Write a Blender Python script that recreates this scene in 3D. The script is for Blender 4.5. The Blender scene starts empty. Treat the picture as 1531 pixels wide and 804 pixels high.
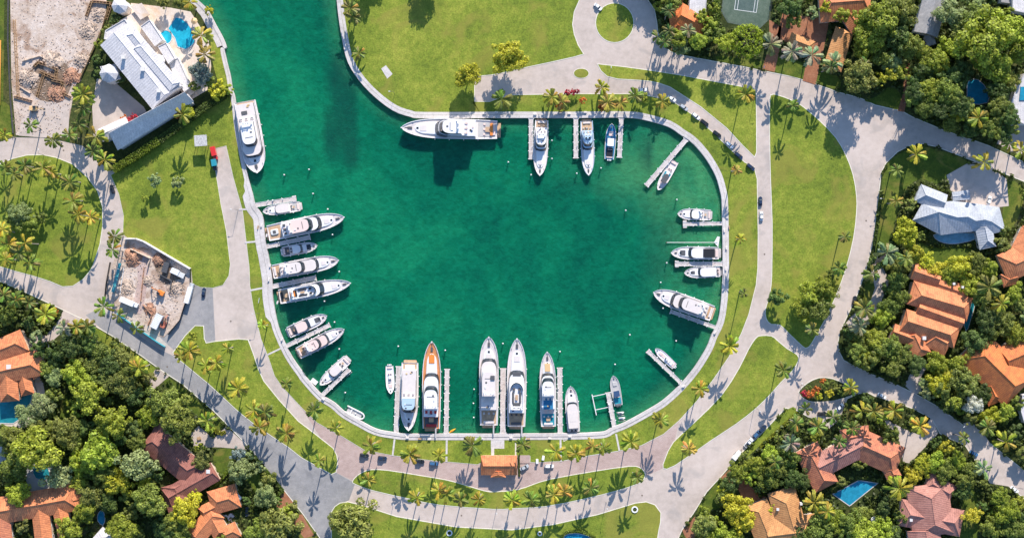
import bpy, math, random
from mathutils import Vector, Matrix
R = math.radians
random.seed(7)
# ------------------------------------------------------------------ camera, sky, sun, exposure
SC = bpy.context.scene
COL = SC.collection
S = 1 / 3.0            # metres per map unit
H = 600.0              # drone height
CX, CY = 765.5, 402.0
cam = bpy.data.cameras.new("camera")
cam.sensor_width = 36.0
cam.lens = 36.0 * H / (1531 * S)
cam.clip_start = 5.0
cam.clip_end = 6000.0
camo = bpy.data.objects.new("camera", cam)
COL.objects.link(camo)
camo.location = (0, 0, H)
SC.camera = camo

EL, AZ = 28.0, 12.0
wd = bpy.data.worlds.new("World")
SC.world = wd
wd.use_nodes = True
wn = wd.node_tree
bg = wn.nodes["Background"]
sky = wn.nodes.new("ShaderNodeTexSky")
sky.sky_type = 'NISHITA'
sky.sun_disc = False
sky.sun_elevation = R(EL)
sky.sun_rotation = R(AZ)
sky.air_density = 1.0
sky.dust_density = 0.3
sky.ozone_density = 4.0
wn.links.new(sky.outputs[0], bg.inputs[0])
bg.inputs[1].default_value = 0.15
sun = bpy.data.lights.new("sun", 'SUN')
sun.energy = 5.0
sun.angle = R(0.5)
sun.color = (1.0, 0.92, 0.82)
suno = bpy.data.objects.new("sun", sun)
COL.objects.link(suno)
tosun = Vector((math.sin(R(AZ)) * math.cos(R(EL)), math.cos(R(AZ)) * math.cos(R(EL)), math.sin(R(EL))))
suno.rotation_euler = (-tosun).to_track_quat('-Z', 'Y').to_euler()
suno.location = (0, 0, 300)
SC.view_settings.view_transform = 'Standard'
SC.view_settings.look = 'None'
SC.view_settings.exposure = 0.66
SC.view_settings.gamma = 1.0

# ------------------------------------------------------------------ helpers
def P(x, y, z=0.0):
    k = S * (H - z) / H
    return Vector(((x - CX) * k, (CY - y) * k, z))

def tag(o, label=None, cat=None, group=None, kind=None):
    if label: o["label"] = label
    if cat: o["category"] = cat
    if group: o["group"] = group
    if kind: o["kind"] = kind
    return o

def empty(name, loc, rz=0.0, label=None, cat=None, group=None):
    o = bpy.data.objects.new(name, None)
    COL.objects.link(o)
    o.location = loc
    o.rotation_euler = (0, 0, rz)
    o.empty_display_size = 0.5
    return tag(o, label, cat, group)

def link(name, me, parent=None, loc=None, rz=None, scale=None, color=None):
    o = bpy.data.objects.new(name, me)
    COL.objects.link(o)
    if parent: o.parent = parent
    if loc is not None: o.location = loc
    if rz is not None: o.rotation_euler = (0, 0, rz)
    if scale is not None: o.scale = scale
    if color is not None: o.color = (color[0], color[1], color[2], 1)
    return o

class MB:
    def __init__(s):
        s.v = []; s.f = []; s.m = []
    def quad(s, *pts, m=0):
        b = len(s.v)
        s.v += [tuple(p) for p in pts]
        s.f.append(tuple(range(b, b + len(pts)))); s.m.append(m)
    def prism(s, pts, z0, z1, m=0, bottom=False, top=None, mt=None):
        """pts (x, y); optional top outline"""
        a = 0.0
        n = len(pts)
        for i in range(n):
            x0, y0 = pts[i][:2]; x1, y1 = pts[(i + 1) % n][:2]
            a += x0 * y1 - x1 * y0
        tp = top or pts
        if a < 0:
            pts = list(pts)[::-1]; tp = list(tp)[::-1]
        b = len(s.v)
        s.v += [(p[0], p[1], z0) for p in pts] + [(p[0], p[1], z1) for p in tp]
        for i in range(n):
            j = (i + 1) % n
            s.f.append((b + i, b + j, b + n + j, b + n + i)); s.m.append(m)
        s.f.append(tuple(range(b + n, b + 2 * n))); s.m.append(m if mt is None else mt)
        if bottom:
            s.f.append(tuple(range(b + n - 1, b - 1, -1))); s.m.append(m)
    def box(s, cx, cy, cz, sx, sy, sz, rz=0.0, m=0, taper=1.0):
        c, sn = math.cos(rz), math.sin(rz)
        def q(k):
            return [(cx + c * dx * k - sn * dy * k, cy + sn * dx * k + c * dy * k)
                    for dx, dy in ((-sx/2, -sy/2), (sx/2, -sy/2), (sx/2, sy/2), (-sx/2, sy/2))]
        s.prism(q(1), cz - sz / 2, cz + sz / 2, m, True, top=q(taper))
    def rbox(s, cx, cy, z0, sx, sy, h, r=0.1, rz=0.0, m=0, ch=0.0):
        """rounded box with a chamfered top"""
        def ring(k):
            out = []
            c, sn = math.cos(rz), math.sin(rz)
            hx, hy = max(sx/2 - k, .02), max(sy/2 - k, .02)
            rr = min(r, hx * .95, hy * .95)
            for qx, qy, a0 in ((1, 1, 0), (-1, 1, 90), (-1, -1, 180), (1, -1, 270)):
                for a in (0, 45, 90):
                    x = qx * (hx - rr) + rr * math.cos(R(a0 + a)); y = qy * (hy - rr) + rr * math.sin(R(a0 + a))
                    out.append((cx + c * x - sn * y, cy + sn * x + c * y))
            return out
        if ch > 0:
            s.rings([[(x, y, z0) for x, y in ring(0)], [(x, y, z0 + h - ch) for x, y in ring(0)], [(x, y, z0 + h) for x, y in ring(ch)]], m=m, cap0=True)
        else:
            s.prism(ring(0), z0, z0 + h, m, True)
    def rings(s, rs, m=0, cap0=False, cap1=True, closed=True):
        n = len(rs[0]); b = len(s.v)
        for r in rs: s.v += [tuple(p) for p in r]
        for k in range(len(rs) - 1):
            for i in range(n if closed else n - 1):
                j = (i + 1) % n
                s.f.append((b + k*n + i, b + k*n + j, b + (k+1)*n + j, b + (k+1)*n + i)); s.m.append(m)
        if cap1: s.f.append(tuple(b + (len(rs)-1)*n + i for i in range(n))); s.m.append(m)
        if cap0: s.f.append(tuple(b + i for i in range(n - 1, -1, -1))); s.m.append(m)
    def cyl(s, p0, p1, r0, r1=None, n=8, m=0, cap=True):
        r1 = r0 if r1 is None else r1
        p0 = Vector(p0); p1 = Vector(p1)
        d = (p1 - p0).normalized()
        u = d.orthogonal().normalized(); w = d.cross(u)
        rs = []
        for p, r in ((p0, r0), (p1, r1)):
            rs.append([p + u * r * math.cos(2*math.pi*i/n) + w * r * math.sin(2*math.pi*i/n) for i in range(n)])
        s.rings(rs, m, cap, cap)
    def ball(s, c, r, n=8, k=5, m=0, sz=1.0):
        rs = []
        for i in range(1, k):
            a = -math.pi/2 + math.pi * i / k
            rs.append([(c[0] + r*math.cos(a)*math.cos(2*math.pi*j/n), c[1] + r*math.cos(a)*math.sin(2*math.pi*j/n), c[2] + r*sz*math.sin(a)) for j in range(n)])
        s.rings(rs, m, True, True)
    def mesh(s, name, mats, smooth=False):
        me = bpy.data.meshes.new(name)
        me.from_pydata(s.v, [], s.f)
        for mt in (mats if isinstance(mats, (list, tuple)) else [mats]): me.materials.append(mt)
        if any(s.m): me.polygons.foreach_set("material_index", s.m)
        if smooth: me.polygons.foreach_set("use_smooth", [True] * len(s.f))
        me.update()
        return me
    def build(s, name, mats, parent=None, smooth=False, **kw):
        return link(name, s.mesh(name, mats, smooth), parent, **kw)

def smooth_pts(pts, n=4, closed=True):
    out = []
    N = len(pts)
    for i in range(N if closed else N - 1):
        g = (lambda k: pts[k % N]) if closed else (lambda k: pts[max(0, min(N - 1, k))])
        p0, p1, p2, p3 = g(i-1), g(i), g(i+1), g(i+2)
        for k in range(n):
            t = k / n
            out.append(tuple(0.5 * ((2*p1[d]) + (-p0[d]+p2[d])*t + (2*p0[d]-5*p1[d]+4*p2[d]-p3[d])*t*t + (-p0[d]+3*p1[d]-3*p2[d]+p3[d])*t**3) for d in range(2)))
    if not closed: out.append(tuple(pts[-1]))
    return out

def offset_line(pts, ws):
    """offset of an open line to its right-hand land side, map units"""
    out = []
    N = len(pts)
    for i in range(N):
        a = pts[max(0, i-1)]; b = pts[min(N-1, i+1)]
        dx, dy = b[0]-a[0], b[1]-a[1]
        l = math.hypot(dx, dy) or 1
        w = ws[i] if isinstance(ws, (list, tuple)) else ws
        out.append((pts[i][0] - dy/l*w, pts[i][1] + dx/l*w))
    return out

def grow(pts, w):
    """outset a closed polygon (map units)"""
    a = sum(pts[i][0]*pts[(i+1) % len(pts)][1] - pts[(i+1) % len(pts)][0]*pts[i][1] for i in range(len(pts)))
    sg = 1 if a > 0 else -1
    out = []
    N = len(pts)
    for i in range(N):
        p0, p1, p2 = pts[i-1], pts[i], pts[(i+1) % N]
        n = []
        for q, r in ((p0, p1), (p1, p2)):
            dx, dy = r[0]-q[0], r[1]-q[1]; l = math.hypot(dx, dy) or 1
            n.append((dy/l*sg, -dx/l*sg))
        mx, my = n[0][0]+n[1][0], n[0][1]+n[1][1]
        l = math.hypot(mx, my) or 1
        c = max(.5, (mx*n[0][0]+my*n[0][1])/l)
        out.append((p1[0]+mx/l*w/c, p1[1]+my/l*w/c))
    return out

def inside(x, y, poly):
    r = False
    j = len(poly) - 1
    for i in range(len(poly)):
        xi, yi = poly[i][:2]; xj, yj = poly[j][:2]
        if (yi > y) != (yj > y) and x < (xj-xi)*(y-yi)/(yj-yi) + xi: r = not r
        j = i
    return r

def XY(pts, z=0.0):
    return [tuple(P(x, y, z)[:2]) for x, y in pts]

# ------------------------------------------------------------------ materials
MATS = {}
def nd(nt, t, **kw):
    n = nt.nodes.new(t)
    for k, v in kw.items(): setattr(n, k, v)
    return n
def newmat(name):
    m = bpy.data.materials.new(name); m.use_nodes = True
    nt = m.node_tree
    b = nt.nodes["Principled BSDF"]
    MATS[name] = m
    return m, nt, b
def ramp(nt, stops):
    r = nt.nodes.new("ShaderNodeValToRGB")
    e = r.color_ramp.elements
    while len(e) < len(stops): e.new(0.5)
    for i, (p, c) in enumerate(stops):
        e[i].position = p; e[i].color = (c[0], c[1], c[2], 1)
    return r
def noise(nt, scale, detail=4, rough=.55, coord=None, dist=0.0):
    n = nt.nodes.new("ShaderNodeTexNoise")
    n.inputs["Scale"].default_value = scale; n.inputs["Detail"].default_value = detail
    n.inputs["Roughness"].default_value = rough; n.inputs["Distortion"].default_value = dist
    if coord is not None: nt.links.new(coord, n.inputs["Vector"])
    return n
def mixc(nt, fac, a, b, mode='MIX'):
    n = nt.nodes.new("ShaderNodeMix"); n.data_type = 'RGBA'; n.blend_type = mode
    for s, v in ((n.inputs[0], fac), (n.inputs[6], a), (n.inputs[7], b)):
        if isinstance(v, (int, float)): s.default_value = v
        elif isinstance(v, tuple): s.default_value = (v[0], v[1], v[2], 1)
        else: nt.links.new(v, s)
    return n.outputs[2]
def plain(name, col, rough=.5, metal=0.0, spec=.5, var=0.0, vs=1.0, coat=0.0, bump=0.0):
    m, nt, b = newmat(name)
    b.inputs["Roughness"].default_value = rough; b.inputs["Metallic"].default_value = metal
    b.inputs["Specular IOR Level"].default_value = spec; b.inputs["Coat Weight"].default_value = coat
    if var > 0:
        tc = nd(nt, "ShaderNodeTexCoord")
        n = noise(nt, vs, 5, .6, tc.outputs["Object"])
        r = ramp(nt, [(.3, tuple(c*(1-var) for c in col)), (.7, tuple(min(1, c*(1+var)) for c in col))])
        nt.links.new(n.outputs[0], r.inputs[0]); nt.links.new(r.outputs[0], b.inputs["Base Color"])
        if bump:
            bp = nd(nt, "ShaderNodeBump"); bp.inputs["Strength"].default_value = bump
            nt.links.new(n.outputs[0], bp.inputs["Height"]); nt.links.new(bp.outputs[0], b.inputs["Normal"])
    else:
        b.inputs["Base Color"].default_value = (col[0], col[1], col[2], 1)
    return m

def ground_mat(name, stops, s1, s2, s3, fine=.3, patch=None, rough=.9, bump=.3, joints=None):
    """world-space multi-scale noise colour"""
    m, nt, b = newmat(name)
    g = nd(nt, "ShaderNodeNewGeometry").outputs["Position"]
    n1 = noise(nt, s1, 5, .6, g, .6); n2 = noise(nt, s2, 5, .65, g); n3 = noise(nt, s3, 3, .7, g)
    ad = nd(nt, "ShaderNodeMath", operation='MULTIPLY_ADD'); ad.inputs[1].default_value = .55
    nt.links.new(n1.outputs[0], ad.inputs[0])
    a2 = nd(nt, "ShaderNodeMath", operation='MULTIPLY'); a2.inputs[1].default_value = .45
    nt.links.new(n2.outputs[0], a2.inputs[0]); nt.links.new(a2.outputs[0], ad.inputs[2])
    r = ramp(nt, stops); nt.links.new(ad.outputs[0], r.inputs[0])
    fr = ramp(nt, [(.3, (1-fine,)*3), (.7, (1+fine*.6,)*3)]); nt.links.new(n3.outputs[0], fr.inputs[0])
    c = mixc(nt, 1.0, r.outputs[0], fr.outputs[0], 'MULTIPLY')
    if patch:
        np_ = noise(nt, patch[1], 3, .5, g, 1.0)
        pr = ramp(nt, [(patch[2], (0, 0, 0)), (patch[2]+.12, (1, 1, 1))]); nt.links.new(np_.outputs[0], pr.inputs[0])
        pm = nd(nt, "ShaderNodeMath", operation='MULTIPLY'); pm.inputs[1].default_value = patch[3]
        nt.links.new(pr.outputs[0], pm.inputs[0])
        c = mixc(nt, pm.outputs[0], c, patch[0])
    if joints:
        br = nd(nt, "ShaderNodeTexBrick"); br.inputs["Scale"].default_value = 1.0
        br.inputs["Brick Width"].default_value = joints[0]; br.inputs["Row Height"].default_value = joints[1]
        br.inputs["Mortar Size"].default_value = joints[2]
        br.inputs["Color1"].default_value = (1, 1, 1, 1); br.inputs["Color2"].default_value = (joints[3],)*3 + (1,)
        br.inputs["Mortar"].default_value = (.6, .6, .6, 1)
        nt.links.new(g, br.inputs["Vector"])
        c = mixc(nt, 1.0, c, br.outputs[0], 'MULTIPLY')
    nt.links.new(c, b.inputs["Base Color"])
    b.inputs["Roughness"].default_value = rough
    b.inputs["Specular IOR Level"].default_value = .2
    if bump:
        bp = nd(nt, "ShaderNodeBump"); bp.inputs["Strength"].default_value = bump; bp.inputs["Distance"].default_value = .2
        nt.links.new(n3.outputs[0], bp.inputs["Height"]); nt.links.new(bp.outputs[0], b.inputs["Normal"])
    return m

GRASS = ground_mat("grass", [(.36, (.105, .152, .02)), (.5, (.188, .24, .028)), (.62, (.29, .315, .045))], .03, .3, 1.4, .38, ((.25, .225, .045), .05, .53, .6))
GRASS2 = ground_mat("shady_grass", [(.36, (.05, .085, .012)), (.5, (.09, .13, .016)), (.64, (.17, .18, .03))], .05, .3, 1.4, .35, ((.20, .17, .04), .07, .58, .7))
YARD = ground_mat("garden_soil", [(.34, (.022, .034, .012)), (.5, (.05, .068, .016)), (.66, (.12, .11, .04))], .05, .3, 1.2, .4)  # soil and grass mix, the shade over the yards put into its dark green
CONC = ground_mat("pale_concrete", [(.36, (.43, .36, .31)), (.5, (.52, .435, .38)), (.64, (.58, .49, .435))], .04, .35, 1.8, .05, ((.36, .32, .295), .09, .56, .55), .85, .1)
ASPH = ground_mat("grey_asphalt", [(.36, (.24, .235, .235)), (.5, (.30, .29, .29)), (.64, (.37, .35, .34))], .05, .4, 1.8, .12, ((.17, .17, .18), .1, .58, .55), .9, .1)
BRICKP = ground_mat("pink_paving", [(.36, (.41, .30, .265)), (.5, (.49, .365, .325)), (.64, (.54, .42, .38))], .05, .4, 2.0, .12, ((.30, .22, .20), .12, .62, .4), .85, .1, (1.2, .6, .02, .93))
TERRAP = ground_mat("terracotta_paving", [(.36, (.30, .12, .065)), (.5, (.38, .165, .09)), (.64, (.45, .22, .13))], .08, .4, 2.0, .2, None, .85, .1, (1.0, .5, .03, .85))
SANDP = ground_mat("beige_terrace", [(.36, (.56, .43, .33)), (.5, (.66, .55, .46)), (.64, (.72, .63, .56))], .06, .4, 2.0, .12, ((.62, .38, .18), .09, .6, .7), .8, .1)
DIRT2 = ground_mat("dark_earth", [(.34, (.13, .085, .055)), (.5, (.22, .155, .11)), (.66, (.34, .26, .20))], .1, .5, 1.2, .3, None, .95, .6)  # darker, browner mix than the site dirt
DIRT = ground_mat("site_dirt", [(.34, (.38, .275, .20)), (.5, (.56, .455, .38)), (.66, (.66, .565, .50))], .06, .4, 1.1, .18, ((.28, .17, .11), .1, .56, .8), .95, .8)
WALK = ground_mat("seawall_concrete", [(.36, (.46, .42, .395)), (.5, (.57, .525, .50)), (.64, (.64, .595, .57))], .08, .5, 2.0, .14, ((.38, .34, .32), .2, .6, .5), .85, .1)
KERB = plain("kerb_concrete", (.70, .66, .56), .8, var=.12, vs=.3)
WALLC = plain("seawall_side", (.20, .19, .17), .9, var=.3, vs=.3)
WOODD = ground_mat("dock_boards", [(.36, (.56, .47, .43)), (.5, (.68, .60, .56)), (.64, (.74, .67, .64))], .3, 1.0, 3.0, .25, ((.35, .27, .23), .5, .58, .6), .8, .1, (40, .3, .03, .85))
TIMBER = plain("raw_timber", (.42, .26, .13), .8, var=.25, vs=.6)
PILE = plain("pile_wood", (.20, .15, .11), .85, var=.2, vs=.8)
WHITE = plain("white_paint", (.74, .74, .73), .4)
GEL = plain("white_gelcoat", (.76, .74, .735), .22, var=.03, vs=.4, coat=.3)
GELB = plain("pale_blue_gelcoat", (.42, .55, .66), .25, coat=.3)
CREAM = plain("cream_deck", (.67, .60, .565), .5, var=.05, vs=.6)
TEAK = plain("teak_deck", (.50, .33, .20), .6, var=.15, vs=1.0)
GREYD = plain("grey_deck", (.46, .44, .43), .55, var=.08, vs=.7)
GLASS = plain("tinted_glass", (.015, .022, .03), .06, spec=.8)
BLACK = plain("black_plastic", (.02, .02, .022), .4)
DGREY = plain("dark_grey", (.09, .09, .095), .5)
CHROME = plain("stainless", (.6, .6, .6), .25, metal=1.0)
NAVY = plain("navy_canvas", (.03, .07, .16), .6)
BLUEC = plain("blue_cover", (.02, .17, .33), .6)
TEALC = plain("teal_cover", (.02, .25, .32), .5)
ORANGE = plain("orange_vinyl", (.75, .23, .04), .5)
REDV = plain("red_vinyl", (.45, .03, .03), .5)
YELLOW = plain("yellow_plastic", (.80, .42, .02), .4)
TAN = plain("tan_cushion", (.66, .44, .22), .6)
PINKC = plain("pale_pink_cushion", (.72, .55, .50), .6)
RUBBER = plain("tyre_rubber", (.02, .02, .02), .8)
HYP = plain("grey_inflatable", (.62, .62, .60), .5)
LAMP = plain("lamp_lens", (.8, .8, .75), .15)
TAILR = plain("tail_lens", (.4, .01, .01), .2)
TEALP = plain("teal_scaffold", (.06, .30, .32), .6, var=.2, vs=.5)
STUCCO = plain("white_stucco", (.64, .61, .58), .85, var=.06, vs=.4)
STUCCO2 = plain("sand_stucco", (.60, .47, .36), .85, var=.08, vs=.4)
STONE = plain("rubble_stone", (.46, .36, .285), .9, var=.35, vs=.7)

def water_mat():
    m, nt, b = newmat("harbour_water")
    g = nd(nt, "ShaderNodeNewGeometry").outputs["Position"]
    at = nd(nt, "ShaderNodeAttribute", attribute_name="shoal")
    n1 = noise(nt, .012, 4, .6, g, 1.0); n2 = noise(nt, .09, 5, .65, g, .5)
    r = ramp(nt, [(.34, (.002, .096, .060)), (.5, (.003, .152, .080)), (.66, (.008, .215, .102))])
    a = nd(nt, "ShaderNodeMath", operation='MULTIPLY_ADD'); a.inputs[1].default_value = .72
    nt.links.new(n1.outputs[0], a.inputs[0])
    a2 = nd(nt, "ShaderNodeMath", operation='MULTIPLY'); a2.inputs[1].default_value = .28
    nt.links.new(n2.outputs[0], a2.inputs[0]); nt.links.new(a2.outputs[0], a.inputs[2])
    nt.links.new(a.outputs[0], r.inputs[0])
    sh = nd(nt, "ShaderNodeMath", operation='MULTIPLY'); nt.links.new(at.outputs["Fac"], sh.inputs[0])
    nr = ramp(nt, [(.3, (.25,)*3), (.7, (1,)*3)]); nt.links.new(noise(nt, .05, 4, .6, g, .5).outputs[0], nr.inputs[0])
    nt.links.new(nr.outputs[0], sh.inputs[1])
    c = mixc(nt, sh.outputs[0], r.outputs[0], (.075, .29, .12))
    mr = ramp(nt, [(.3, (.76,)*3), (.7, (1.26,)*3)]); mm = nd(nt, 'ShaderNodeMapping'); mm.inputs['Scale'].default_value = (1, 1.7, 1); nt.links.new(g, mm.inputs[0])
    nt.links.new(noise(nt, .32, 4, .7, mm.outputs[0], .6).outputs[0], mr.inputs[0])
    c = mixc(nt, 1.0, c, mr.outputs[0], 'MULTIPLY')
    # shore trees' shadows on the water, painted into its colour as dark patches
    gr = nd(nt, "ShaderNodeAttribute", attribute_name="painted_shade")
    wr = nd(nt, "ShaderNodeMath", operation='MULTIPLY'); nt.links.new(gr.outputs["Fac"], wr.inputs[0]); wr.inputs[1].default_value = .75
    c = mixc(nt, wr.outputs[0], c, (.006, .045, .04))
    nt.links.new(c, b.inputs["Base Color"])
    b.inputs["Subsurface Weight"].default_value = 1.0
    b.inputs["Subsurface Radius"].default_value = (.25, 1.0, .8)
    b.inputs["Subsurface Scale"].default_value = 7.0
    b.inputs["Roughness"].default_value = .12
    b.inputs["IOR"].default_value = 1.33
    b.inputs["Specular IOR Level"].default_value = .3
    nb = noise(nt, .7, 4, .6, g, .3)
    mp = nd(nt, "ShaderNodeMapping"); mp.inputs["Scale"].default_value = (1, 1.8, 1); nt.links.new(g, mp.inputs[0]); nt.links.new(mp.outputs[0], nb.inputs["Vector"])
    bp = nd(nt, "ShaderNodeBump"); bp.inputs["Strength"].default_value = .35; bp.inputs["Distance"].default_value = .5
    nt.links.new(nb.outputs[0], bp.inputs["Height"]); nt.links.new(bp.outputs[0], b.inputs["Normal"])
    return m
WATER = water_mat()

def pool_mat(name, col):
    m, nt, b = newmat(name)
    g = nd(nt, "ShaderNodeNewGeometry").outputs["Position"]
    n = noise(nt, .5, 3, .5, g, .8)
    r = ramp(nt, [(.35, tuple(c*.85 for c in col)), (.65, tuple(c*1.12 for c in col))]); nt.links.new(n.outputs[0], r.inputs[0])
    nt.links.new(r.outputs[0], b.inputs["Base Color"])
    b.inputs["Roughness"].default_value = .05; b.inputs["IOR"].default_value = 1.33
    bp = nd(nt, "ShaderNodeBump"); bp.inputs["Strength"].default_value = .15; nt.links.new(n.outputs[0], bp.inputs["Height"]); nt.links.new(bp.outputs[0], b.inputs["Normal"])
    return m
POOLA = pool_mat("pool_turquoise", (.02, .36, .50))
POOLB = pool_mat("pool_blue", (.02, .24, .38))
POOLL = pool_mat("pool_pale", (.20, .40, .52))
POOLT = pool_mat("pool_teal", (.02, .22, .26))

def leaf_mat(name, trans=.35, var=.55):
    m, nt, b = newmat(name)
    oi = nd(nt, "ShaderNodeObjectInfo"); gi = nd(nt, "ShaderNodeNewGeometry")
    r = ramp(nt, [(0, (1-var,)*3), (1, (1+var,)*3)]); nt.links.new(gi.outputs["Random Per Island"], r.inputs[0])
    c = mixc(nt, 1.0, oi.outputs["Color"], r.outputs[0], 'MULTIPLY')
    nt.links.new(c, b.inputs["Base Color"])
    b.inputs["Roughness"].default_value = .55; b.inputs["Specular IOR Level"].default_value = .3
    t = nd(nt, "ShaderNodeBsdfTranslucent"); nt.links.new(mixc(nt, 1.0, c, (1.15, 1.1, .5), 'MULTIPLY'), t.inputs[0])
    mx = nd(nt, "ShaderNodeMixShader"); mx.inputs[0].default_value = trans
    out = nt.nodes["Material Output"]
    nt.links.new(b.outputs[0], mx.inputs[1]); nt.links.new(t.outputs[0], mx.inputs[2]); nt.links.new(mx.outputs[0], out.inputs[0])
    return m
LEAF = leaf_mat("leaves")
FROND = leaf_mat("palm_fronds", .3, .25)
BARK = plain("bark", (.16, .115, .08), .9, var=.3, vs=1.5)
PALMB = plain("palm_bark", (.30, .26, .215), .9, var=.2, vs=1.5)

def tile_mat(name, col, col2, rs=.35, seams=False):
    m, nt, b = newmat(name)
    tc = nd(nt, "ShaderNodeTexCoord").outputs["Object"]
    n1 = noise(nt, .35, 5, .65, tc, .5); n2 = noise(nt, 2.2, 3, .7, tc)
    r = ramp(nt, [(.32, col2), (.52, col), (.72, tuple(min(1, c*1.22) for c in col))]); nt.links.new(n1.outputs[0], r.inputs[0])
    f = ramp(nt, [(.3, (.72,)*3), (.7, (1.18,)*3)]); nt.links.new(n2.outputs[0], f.inputs[0])
    c = mixc(nt, 1.0, r.outputs[0], f.outputs[0], 'MULTIPLY')
    w = nd(nt, "ShaderNodeTexWave"); w.bands_direction = 'X'; w.inputs["Scale"].default_value = rs; w.inputs["Distortion"].default_value = .4
    nt.links.new(tc, w.inputs["Vector"])
    wr = ramp(nt, [(.0, (.78,)*3), (.6, (1.0,)*3)]) if not seams else ramp(nt, [(.0, (.86,)*3), (.08, (1.0,)*3)])
    nt.links.new(w.outputs[0], wr.inputs[0])
    c = mixc(nt, 1.0, c, wr.outputs[0], 'MULTIPLY')
    nt.links.new(c, b.inputs["Base Color"]); b.inputs["Roughness"].default_value = .8
    bp = nd(nt, "ShaderNodeBump"); bp.inputs["Strength"].default_value = .4; bp.inputs["Distance"].default_value = .1
    nt.links.new(w.outputs[0], bp.inputs["Height"]); nt.links.new(bp.outputs[0], b.inputs["Normal"])
    return m
T_OR = tile_mat("orange_tiles", (.66, .235, .095), (.44, .14, .06))
T_OR2 = tile_mat("bright_orange_tiles", (.66, .20, .055), (.48, .13, .045))
T_RED = tile_mat("dark_red_tiles", (.30, .115, .085), (.20, .07, .055))
T_PINK = tile_mat("pink_tiles", (.44, .20, .155), (.34, .14, .11))
T_TERRA = tile_mat("weathered_terracotta", (.56, .20, .10), (.36, .12, .075))
T_TAN = tile_mat("tan_tiles", (.56, .27, .10), (.42, .19, .07))
T_GREY = tile_mat("grey_metal_roof", (.42, .44, .47), (.36, .38, .42), .25, True)
T_WHITE = tile_mat("white_metal_roof", (.60, .575, .575), (.54, .52, .53), .25, True)
T_SHING = tile_mat("grey_shingles", (.34, .33, .33), (.26, .26, .27), .5)
# ------------------------------------------------------------------ water edge and ground
EDGE0 = [(295,0),(310,15),(322,37),(333,57),(338,71),(335,74),(339,94),(344,114),(347,134),(351,147),(356,190),(364,234),(371,268),
 (377,290),(381,306),(388,316),(393,326),(395,349),(398,370),(400,378),(405,407),(407,424),(407,440),(410,462),(416,489),(426,513.5),(437,534.6),(453.5,558),
 (457.5,564),(480,589),(500,602),(516,616),(537,628),(562,641),(587,646),(612,648.5),(672,648.5),(750,648.5),(862,647.5),(886,646.5),(904,645),(915,639),
 (935,631),(968,613),(992,598),(1017,575),(1038,550),(1056,521),(1064,501),(1074,479),(1079,446),(1081,410),(1081,387),(1080.5,340),(1079.5,300),(1077,285),(1070.5,263),
 (1057,239),(1042,220),(1030,209),(1019,202),(999,189),(966,179.5),(937,175.5),(860,176),(765,176),(636,176.5),(613,174),(588,165),(561,145),(538,121),(521,94),(513,64),(507,27),(504,0)]
EDGE = [(200,-3000),(240,-200),(268,-60)] + smooth_pts(EDGE0, 3, False) + [(503,-60),(505,-200),(520,-3000)]
FARR = [(4600,-3000),(4600,3900),(-3000,3900),(-3000,-3000)]
WZ = -1.4
m = MB()
pts = XY(EDGE + FARR)
m.prism(pts, -6.0, 0.0, 1, mt=0)
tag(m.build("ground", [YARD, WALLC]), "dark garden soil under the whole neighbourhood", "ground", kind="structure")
# paving sheet everywhere between the lawns
IN4 = offset_line(EDGE, 4)
near = [p for p in IN4 if p[1] > -230]
m = MB()
m.quad(*[tuple(P(x, y)[:2]) + (.03,) for x, y in near + [(1700,-220),(1700,960),(-170,960),(-170,-220)]])
tag(m.build("road", CONC), "pale concrete road looping around the marina", "road", kind="structure")

# water: a grid with shoal and painted tree-shade attributes
def edge_dist(x, y):
    d = 1e9
    for (ax, ay), (bx, by) in zip(EDGE0[:-1], EDGE0[1:]):
        vx, vy = bx-ax, by-ay
        t = max(0, min(1, ((x-ax)*vx+(y-ay)*vy)/(vx*vx+vy*vy)))
        d = min(d, math.hypot(x-ax-t*vx, y-ay-t*vy))
    return d
xs = [-3000, 0] + [270+10*i for i in range(86)] + [1600, 4600]
ys = [-3000, -600] + [-60+10*i for i in range(74)] + [1200, 3900]
vs = []; sh = []; wk = []
for y in ys:
    for x in xs:
        vs.append(tuple(P(x, y, WZ)))
        if 250 < x < 1130 and -70 < y < 690:
            d = edge_dist(x, y)
            east = max(0, min(1, (x-800)/200)) * max(0, min(1, (520-y)/160)) * max(0, min(1, (y-200)/40))
            s_ = max(0, 1-d/26)*.55 + east*max(0, 1-d/130)*1.0
            s_ += .55*max(0, 1-((x-985)/110)**2-((y-262)/75)**2)
            sh.append(min(1, s_))
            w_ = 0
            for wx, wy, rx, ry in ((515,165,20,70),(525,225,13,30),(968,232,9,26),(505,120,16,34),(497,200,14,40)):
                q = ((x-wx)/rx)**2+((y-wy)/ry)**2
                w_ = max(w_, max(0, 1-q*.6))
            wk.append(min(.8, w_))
        else:
            sh.append(0); wk.append(0)
fs = [(j*len(xs)+i, (j+1)*len(xs)+i, (j+1)*len(xs)+i+1, j*len(xs)+i+1) for j in range(len(ys)-1) for i in range(len(xs)-1)]
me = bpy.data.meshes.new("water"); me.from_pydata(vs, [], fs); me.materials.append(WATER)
for nm, dat in (("shoal", sh), ("painted_shade", wk)):
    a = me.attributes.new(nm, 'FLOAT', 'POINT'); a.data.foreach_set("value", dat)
tag(link("water", me), "deep green harbour water of the yacht basin", "water", kind="structure")

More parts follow.
